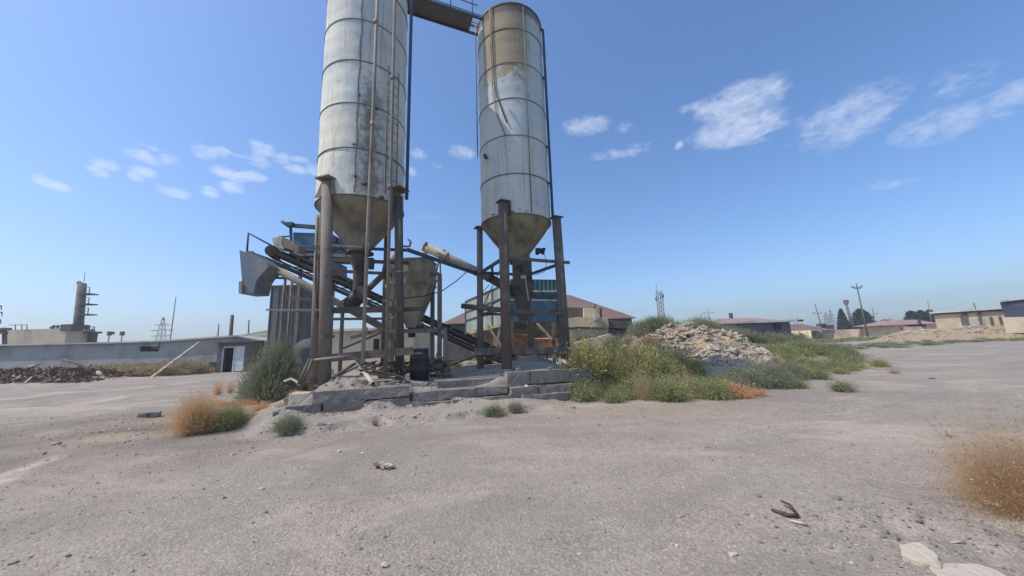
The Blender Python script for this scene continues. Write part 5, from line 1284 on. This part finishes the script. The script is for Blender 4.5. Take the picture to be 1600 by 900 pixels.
# ------------------------------------------------------------ middle background
def middle():
    # aggregate shed of corrugated sheet
    Y = 16.5; t = thing('corrugated_bin', (P(835, 560, Y)[0], Y, 0), 'raised bin of blue green and pale corrugated sheet behind the right silo', 'bin')
    MB().prism([P(797, 436, Y), P(872, 437, Y), P(872, 468, Y), P(797, 467, Y)], (0, .06, 0)).build('upper_sheet', M['blue_sheet'], t)
    MB().prism([P(797, 469, Y), P(874, 470, Y), P(874, 502, Y), P(797, 503, Y)], (0, .06, 0)).build('lower_sheet', M['blue_cab'], t)
    MB().beam(P(797, 455, Y - .06), P(873, 455, Y - .06), .05, .06).build('rail', M['roof_pale'], t)
    MB().prism([P(872, 437, Y), P(872, 502, Y), P(882, 500, Y + 2), P(882, 440, Y + 2)], (-.05, 0, 0)).build('side_sheet', M['blue_sheet'], t)
    a, b, c, d = P(727, 471, 18.6), P(797, 440, Y), P(797, 503, Y), P(727, 521, 18.6)
    MB().prism([a, b, c, d], (.03, .06, 0)).build('side_sheet', M['pale_sheet'], t)
    m = MB()
    for q in (0, .33, .6, 1): m.beam(a + (d - a) * q + [0, -.05, 0], b + (c - b) * q + [0, -.05, 0], .04, .05)
    for q in (0, .3, .62, .95): m.beam(a + (b - a) * q + [0, -.05, 0], d + (c - d) * q + [0, -.05, 0], .05, .04)
    m.build('batten', M['hood'], t)
    for k, (x0, y0, x1, y1, Yy) in enumerate(((800, 503, 800, 560, Y), (865, 503, 866, 560, Y), (740, 517, 741, 556, 18.3), (757, 512, 758, 552, 17.8), (772, 508, 773, 552, 17.4))):
        MB().beam(P(x0, y0, Yy), P(x1, y1 + 8, Yy), .16, .16).build('post', M['timber'] if k < 2 else M['brick'], t)
    m = MB(); m.beam(P(839, 505, Y - .1), P(862, 530, Y - .1), .12, .12); m.beam(P(762, 508, 17), P(786, 545, 17), .12, .1); m.beam(P(782, 508, 17), P(774, 548, 17), .1, .1); m.beam(P(735, 520, 17.9), P(800, 504, 16.6), .2, .14); m.build('brace', M['wood_pale'], t)
    MB().prism([P(800, 500, 19), P(885, 500, 19), P(885, 556, 19), P(800, 556, 19)], (0, .2, 0)).build('shade_backing', M['spout'], t)  # dark sheet stands in for the shade in the open space below
    m = MB(); m.box(P(812, 533, 18), (1.4, .5, .7), jit=.1); m.box(P(845, 538, 18), (1.6, .5, .5), jit=.1); m.build('low_wall', M['brick'], t)
    t2 = thing('steel_table', (P(856, 566, 14.6)[0], 14.6, .3), 'low steel trestle behind the right silo legs', 'table'); m = MB(); m.beam(P(838, 551, 14.6), P(872, 551, 14.6), .5, .06); m.build('top', M['steel'], t2)
    for px in (839, 855, 871): MB().beam(P(px, 551, 14.6), P(px, 566, 14.6), .06, .06).build('leg', M['steel'], t2)
    # big hip roofed building
    Y = 36; t = thing('red_roofed_building', (P(835, 530, Y)[0], Y + 4, 0), 'wide building with a faded red hipped roof behind the right silo', 'building')
    a = P(688, 500, Y); b = P(996, 503, Y); za = (a[2] + b[2]) / 2; r1 = P(775, 461, Y + 5); r2 = P(890, 464, Y + 5); zr = (r1[2] + r2[2]) / 2
    V = [(a[0], Y, za), (b[0], Y, za), (b[0], Y + 10, za), (a[0], Y + 10, za), (r1[0], Y + 5, zr), (r2[0], Y + 5, zr)]
    MB().add(V, [(0, 1, 5, 4), (1, 2, 5), (2, 3, 4, 5), (3, 0, 4), (3, 2, 1, 0)]).build('roof', M['roof_red'], t)
    m = MB(); m.hexa([(a[0] + .4, Y + .5, 0), (b[0] - .4, Y + .5, 0), (b[0] - .4, Y + 9.5, 0), (a[0] + .4, Y + 9.5, 0), (a[0] + .4, Y + .5, za - .01), (b[0] - .4, Y + .5, za - .01), (b[0] - .4, Y + 9.5, za - .01), (a[0] + .4, Y + 9.5, za - .01)]); m.build('wall', M['shed_dark'], t)
    # ruined stone walls
    Y = 23; t = thing('ruined_wall', (P(920, 560, Y)[0], Y, 0), 'ruin of stacked tan concrete panels right of the right silo', 'ruin')
    def pn(pts, y, th, mat, nm='panel'): MB().prism([P(x, yy, y) for x, yy in pts], (0, th, 0)).build(nm, M[mat], t, bevel=.03)
    pn([(884, 480), (941, 481), (941, 497), (884, 497)], 24, .3, 'shed_dark'); pn([(912, 481), (937, 482), (938, 496), (912, 495)], 23.7, .28, 'tan_wall')
    pn([(880, 499), (900, 496), (931, 495), (950, 498), (952, 510), (938, 512), (906, 511), (880, 512)], 23, 1.4, 'adobe'); pn([(882, 515), (916, 514), (949, 515), (951, 523), (938, 527), (915, 525), (900, 528), (884, 526)], 23.2, 1.2, 'adobe'); pn([(880, 529), (896, 528), (905, 534), (900, 548), (880, 549)], 22.7, 1.0, 'rock'); pn([(912, 530), (934, 526), (946, 531), (940, 546), (915, 547)], 22.9, .9, 'spout')
    pn([(904, 548), (898, 535), (955, 521), (964, 530), (962, 548)], 22, .4, 'tan_wall'); pn([(951, 500), (990, 505), (986, 514), (952, 513)], 24.5, 1.2, 'shed_dark'); pn([(951, 514), (982, 515), (975, 528), (951, 527)], 24.6, 1.0, 'shed_dark')
    MB().beam(P(929, 482, 23.6), P(930, 475, 23.6), .1, .1).build('reinforcing_bar', M['steel_dark'], t); MB().box(P(931, 494, 22.9), (.25, .2, .5)).build('panel', M['concrete_pale'], t)
    pts = []; sz = []
    for k in range(260):
        p = P(RNG.uniform(885, 985), RNG.uniform(515, 552), RNG.uniform(20.5, 23)); p[2] = max(gz(p[0], p[1]), min(p[2], .9 * RNG.random())); pts.append(tuple(p)); sz.append(RNG.uniform(.08, .26))
    scatter_rocks('rubble', pts, sz, M['adobe'], 'broken masonry at the foot of the tan ruin', 'rubble', flat=.9)
    for k in range(24):
        x, y = RNG.uniform(3.4, 7.6), RNG.uniform(20.8, 22.8); s = RNG.uniform(.25, .5); single_rock('concrete_chunk', (x, y, RNG.uniform(.1, .7)), (s, s * .6, s * .5), M['adobe'], 'broken tan masonry chunk at the foot of the ruin', 'concrete chunk', rz=RNG.uniform(0, 3), tilt=RNG.uniform(-.5, .5), group='masonry chunks at the foot of the ruin', idx=k)
    # communications mast
    Y = 130; b = P(1034, 500, Y); tp = P(1027, 455, Y); t = thing('radio_tower', (b[0], Y, 0), 'small lattice radio tower rising behind the rubble heap', 'tower'); m = MB(); w = .8
    for i in range(12):
        z0, z1 = tp[2] * i / 12, tp[2] * (i + 1) / 12
        for sx, sy in ((-1, -1), (1, -1), (1, 1), (-1, 1)): m.beam((b[0] + sx * w, Y + sy * w, z0), (b[0] + sx * w * .98, Y + sy * w, z1), .22, .22)
        m.beam((b[0] - w, Y - w, z0), (b[0] + w, Y - w, z1), .14, .14); m.beam((b[0] + w, Y + w, z0), (b[0] - w, Y + w, z1), .14, .14)
    m.build('lattice', M['steel'], t); m = MB(); m.beam((b[0] - w, Y, tp[2]), (b[0] - w, Y, tp[2] + 3), .14, .14); m.box((b[0] + 1.2, Y, tp[2] - 2), (.8, .5, 1.6)); m.box((b[0] - 1.3, Y, tp[2] - 3), (.6, .5, 1.4)); m.build('antenna', M['steel'], t)


middle()


# ------------------------------------------------------------ right background
def utility_pole(px1, py1, px2, py2, Y, r, label, arms=((.06, 1.0),), mat='steel', group=None):
    a = P(px1, py1, Y); b = P(px2, py2, Y); d = (b - a) / (b[2] - a[2]); a = a - d * a[2]
    t = thing('power_pole', tuple(a), label, 'power pole', group); MB().tube(a, b, r, r * .65, n=8).build('pole', M[mat], t); L = b[2] - a[2]
    for (f, w) in arms:
        c = b - d * f * L; m = MB(); m.beam(c - [w, 0, 0], c + [w, 0, 0], r * .8, r * .8)
        for s in (-1, 1): m.tube(c + [w * s, 0, 0], c + [w * s, 0, r * 3], r * .5, n=6)
        m.build('cross_arm', M[mat], t)


def right_side():
    Y = 62; t = thing('dark_barn', (P(1190, 530, Y)[0], Y, 0), 'dark grey barn with a low pink roof behind the scrub', 'barn')
    a = P(1120, 506, Y); b = P(1234, 504, Y); z = b[2] + .2; MB().hexa([(a[0], Y, 0), (b[0], Y, 0), (b[0], Y + 9, 0), (a[0], Y + 9, 0), (a[0], Y, z), (b[0], Y, z), (b[0], Y + 9, z), (a[0], Y + 9, z)]).build('wall', M['barn'], t)
    r = P(1170, 496.5, Y + 4.5)[2]; xl, xr = a[0] - 1.5, b[0] + 1
    MB().add([(xl, Y - .8, z - .05), (xr, Y - .8, z - .05), (xr, Y + 10, z - .05), (xl, Y + 10, z - .05), (xl + 5, Y + 4.5, r), (xr - 5, Y + 4.5, r)], [(0, 1, 5, 4), (1, 2, 5), (2, 3, 4, 5), (3, 0, 4), (3, 2, 1, 0)]).build('roof', M['roof_pink'], t)
    m = MB(); m.beam((a[0] + 2, Y - .82, z + .1), (b[0] + .8, Y - .82, z + .1), .08, .35); m.build('fascia', M['roof_pale'], t)
    MB().box((P(1212, 508, Y)[0], Y - .3, z - .8), (.9, .5, 1.3)).build('wall_box', M['dark'], t)
    MB().box((P(1167, 495, Y)[0], Y + 4.5, r + .4), (.5, .5, 1.2)).build('chimney', M['barn'], t)
    MB().box((P(1236, 502, Y)[0], Y, z + .1), (3.6, 1.0, .3)).build('roof_end', M['dark'], t)
    Y = 84; t = thing('cream_house', (P(1250, 530, Y)[0], Y, 0), 'small cream house with a red brown roof right of the barn', 'house')
    a = P(1230, 517, Y); b = P(1267, 516, Y); z = b[2]; Ya = Y + 3.2; a = P(1230, 517, Ya); MB().hexa([(a[0], Ya, 0), (b[0], Y, 0), (b[0] + 1, Y + 6, 0), (a[0] + 1, Ya + 6, 0), (a[0], Ya, z), (b[0], Y, z), (b[0] + 1, Y + 6, z), (a[0] + 1, Ya + 6, z)]).build('wall', M['yellow'], t)
    r = P(1255, 506, Y + 3)[2]; x1 = P(1296, 515, Y)[0]
    MB().add([(a[0] - .5, Ya - .2, z + .02), (x1, Y - .5, z + .02), (x1, Y + 7, z + .02), (a[0] - .5, Y + 9, z + .02), (a[0] + 1.5, Y + 4, r), (x1 - 4, Y + 3, r)], [(0, 1, 5, 4), (1, 2, 5), (2, 3, 4, 5), (3, 0, 4), (3, 2, 1, 0)]).build('roof', M['roof_red'], t)
    wd = np.array([b[0] - a[0], Y - Ya, 0]); wd /= np.linalg.norm(wd); wn_ = np.array([-wd[1], wd[0], 0]); pA = np.array([a[0], Ya, 0]); MB().box(pA + wd * 2.6 + [0, 0, .85], (.8, .1, 1.7), wd, wn_).build('door', M['spout'], t)
    for q_ in (.7, 5.0): MB().box(pA + wd * q_ + [0, 0, 1.35], (.8, .1, .9), wd, wn_).build('window', M['dark'], t)
    m = MB(); m.box(P(1283, 508, Y + 2), (1.6, 1, .7)); m.box(P(1293, 511, Y + 2), (2.4, 1, 1.0)); m.build('roof_structure', M['shed_dark'], t)
    # adobe boundary wall
    t = thing('adobe_wall', tuple(G(1330, 530)), 'long tan adobe wall running between the cream house and the rubble bank', 'wall'); pts = [(1265, 517, 88), (1300, 515.5, 86), (1345, 514, 82), (1385, 512, 78), (1402, 511, 76), (1440, 510, 68)]
    m = MB()
    for (x0, y0, Y0), (x1, y1, Y1) in zip(pts[:-1], pts[1:]):
        a, b = P(x0, y0, Y0), P(x1, y1, Y1); m.hexa([(a[0], Y0, -.2), (b[0], Y1, -.2), (b[0], Y1 + .5, -.2), (a[0], Y0 + .5, -.2), a, b, b + [0, .5, 0], a + [0, .5, 0]])
    m.build('wall_face', M['adobe'], t)
    # low pink roofed house
    Y = 74; t = thing('low_house', (P(1425, 515, Y)[0], Y, 0), 'low house with a faded pink roof left of the tan shed', 'house'); a = P(1398, 506, Y); b = P(1462, 505, Y); z = b[2]
    MB().hexa([(a[0], Y, 0), (b[0], Y, 0), (b[0], Y + 7, 0), (a[0], Y + 7, 0), (a[0], Y, z), (b[0], Y, z), (b[0], Y + 7, z), (a[0], Y + 7, z)]).build('wall', M['tan_wall'], t)
    r = P(1430, 499.5, Y + 3.5)[2]; MB().add([(a[0] - 1.5, Y - .6, z - .1), (b[0] + .5, Y - .6, z - .1), (b[0] + .5, Y + 8, z - .1), (a[0] - 1.5, Y + 8, z - .1), (a[0] + 1.5, Y + 3.5, r), (b[0], Y + 3.5, r)], [(0, 1, 5, 4), (1, 2, 5), (2, 3, 4, 5), (3, 0, 4), (3, 2, 1, 0)]).build('roof', M['roof_pink'], t)
    for px, mt in ((1426, 'dark'), (1441, 'dark'), (1437, 'spout')): MB().box(P(px, 509 if mt == 'dark' else 505, Y - .4), (1.4 if mt == 'dark' else .4, .3, .5 if mt == 'dark' else 1.8)).build('window' if mt == 'dark' else 'post', M[mt], t)
    def on_wall(a, b, px, py, off=.1):
        n_ = np.array([-(b[1] - a[1]), b[0] - a[0], 0]); n_ /= np.linalg.norm(n_); n_ = n_ if n_[1] < 0 else -n_; d = ray(px, py); o = np.array([0, 0, EYE]); t_ = ((a - o) @ n_ + off) / (d @ n_); return o + d * t_
    # tan shed
    Y0, Y1 = 54.0, 49.0; t = thing('tan_shed', (P(1510, 515, 51)[0], 51, 1.2), 'long tan rendered shed with a pale flat roof on the bank at the right', 'shed')
    a, b = P(1459, 490, Y0), P(1566, 483, Y1); d = b - a; d[2] = 0; d /= np.linalg.norm(d); nn = np.array([-d[1], d[0], 0]); vd = np.array([a[0] + .6, a[1] - .6, 0]) / np.hypot(a[0], a[1])
    MB().prism([(a[0], Y0, 1.0), (b[0], Y1, 1.0), b, a], vd * 6).build('wall', M['tan_wall'], t)
    MB().prism([a - d * .4 - nn * .6, b + d * .3 - nn * .6, b + d * .3 - nn * .6 + [0, 0, .28], a - d * .4 - nn * .6 + [0, 0, .28]], vd * 7).build('roof', M['roof_pale'], t)
    MB().prism([a - d * .1 - nn * .3 - [0, 0, .06], b - nn * .3 - [0, 0, .06], b - nn * .3 - [0, 0, .22], a - d * .1 - nn * .3 - [0, 0, .22]], nn * .28).build('eave_dark_strip', M['spout'], t)  # dark strip for the dark underside of the roof slab
    for px, y0, y1, w in ((1509, 488, 508, .42), (1531, 487, 507, .28), (1549, 495, 507, .24), (1503, 492, 508, .2), (1563, 494, 506, .2)):
        p, q = on_wall(a, b, px, y0), on_wall(a, b, px, y1); MB().box((p + q) / 2, (w, .16, p[2] - q[2]), d, nn).build('pilaster', M['shed_dark'], t)
    MB().box(on_wall(a, b, 1521, 504, .05), (2.0, .1, 1.1), d, nn).build('patched_wall', M['shed_wall'], t)
    # dark shed at the edge
    Y = 46; t = thing('dark_shed', (P(1590, 505, Y)[0], Y, 1.3), 'dark blue grey sheet shed with a pale roof edge at the far right', 'shed')
    a, b = P(1562, 472.5, Y), P(1680, 458, Y - 4); c, e = P(1680, 492, Y - 4), P(1570, 495.5, Y)
    MB().prism([e, c, b, a], (3.6, 2.2, 0)).build('wall', M['slate'], t)
    MB().prism([a - [.3, .3, -.02], b - [0, .3, -.02], b - [0, .3, -.22], a - [.3, .3, -.22]], (4.0, 2.4, 0)).build('roof', M['roof_pale'], t)
    e2, c2 = P(1566, 495.8, Y - .1), P(1690, 493, Y - 4.1); MB().prism([(e2[0], Y - .1, .8), (c2[0], Y - 4.1, .8), c2, e2], (3.4, 2.0, 0)).build('base_wall', M['tan_wall'], t)
    # poles
    t = utility_pole(1357, 531, 1338, 443, 74, .16, 'tall leaning power pole in front of the adobe wall', ((.07, 1.1), (.09, .7)), 'timber')
    utility_pole(1279, 495, 1273, 474, 140, .22, 'distant power pole with one crossarm above the cream house', ((.3, 1.6),), 'steel_dark')
    utility_pole(1109, 497, 1106, 483, 120, .16, 'distant power pole rising behind the left of the barn', ((.12, 1.8),), 'steel')
    utility_pole(1247, 508, 1246, 495, 150, .15, 'faint pole between the barn and the cream house', ((.3, 1.6),), 'steel')
    utility_pole(1366, 502, 1363, 480, 150, .2, 'pole with thin crossarms right of the dark round tree', ((.25, 1.6), (.5, 1.2)), 'steel')
    utility_pole(1453, 489, 1449, 468, 90, .1, 'thin leaning mast at the left end of the tan shed', (), 'steel')
    utility_pole(1524, 481, 1521, 473, 53, .09, 'stub of a pipe on the tan shed roof', (), 'steel_dark')
    utility_pole(1393, 503, 1391, 493, 160, .14, 'very faint thin pole left of the small trees', ((.2, 1.2),), 'steel')
    Y = 125; b = P(1327, 505, Y); q = P(1322.5, 476, Y); t = thing('water_tower', (b[0], Y, 0), 'slim water tower behind the dark conical tree', 'water tower')
    MB().tube((b[0] + 1, Y, 0), q, .5, .4, n=12).build('shaft', M['tower'], t); MB().tube(q, q + [0, 0, .9], .45, .8, n=16).build('bowl', M['tower'], t); MB().tube(q + [0, 0, .9], q + [0, 0, 1.7], .8, .75, n=16).build('tank', M['tower'], t)
    pylon(P(1302, 515, 300), 21, 'faint lattice pylon left of the dark conical tree', 0)
    pylon(P(1294, 515, 380), 24, 'fainter second pylon beside the cream house', 0)


right_side()

# ------------------------------------------------------------ dusty air
def haze():
    m = bpy.data.materials.new('haze'); m.use_nodes = True; N = m.node_tree.nodes; N.clear(); o = N.new('ShaderNodeOutputMaterial'); v = N.new('ShaderNodeVolumePrincipled')
    v.inputs['Color'].default_value = (.97, .98, 1.0, 1); v.inputs['Density'].default_value = .0011; v.inputs['Anisotropy'].default_value = .3
    m.node_tree.links.new(v.outputs[0], o.inputs['Volume'])
    b = MB(); b.box((0, 380, 29), (1500, 820, 66)); h = b.build('haze', m); tag(h, kind='stuff')


haze()
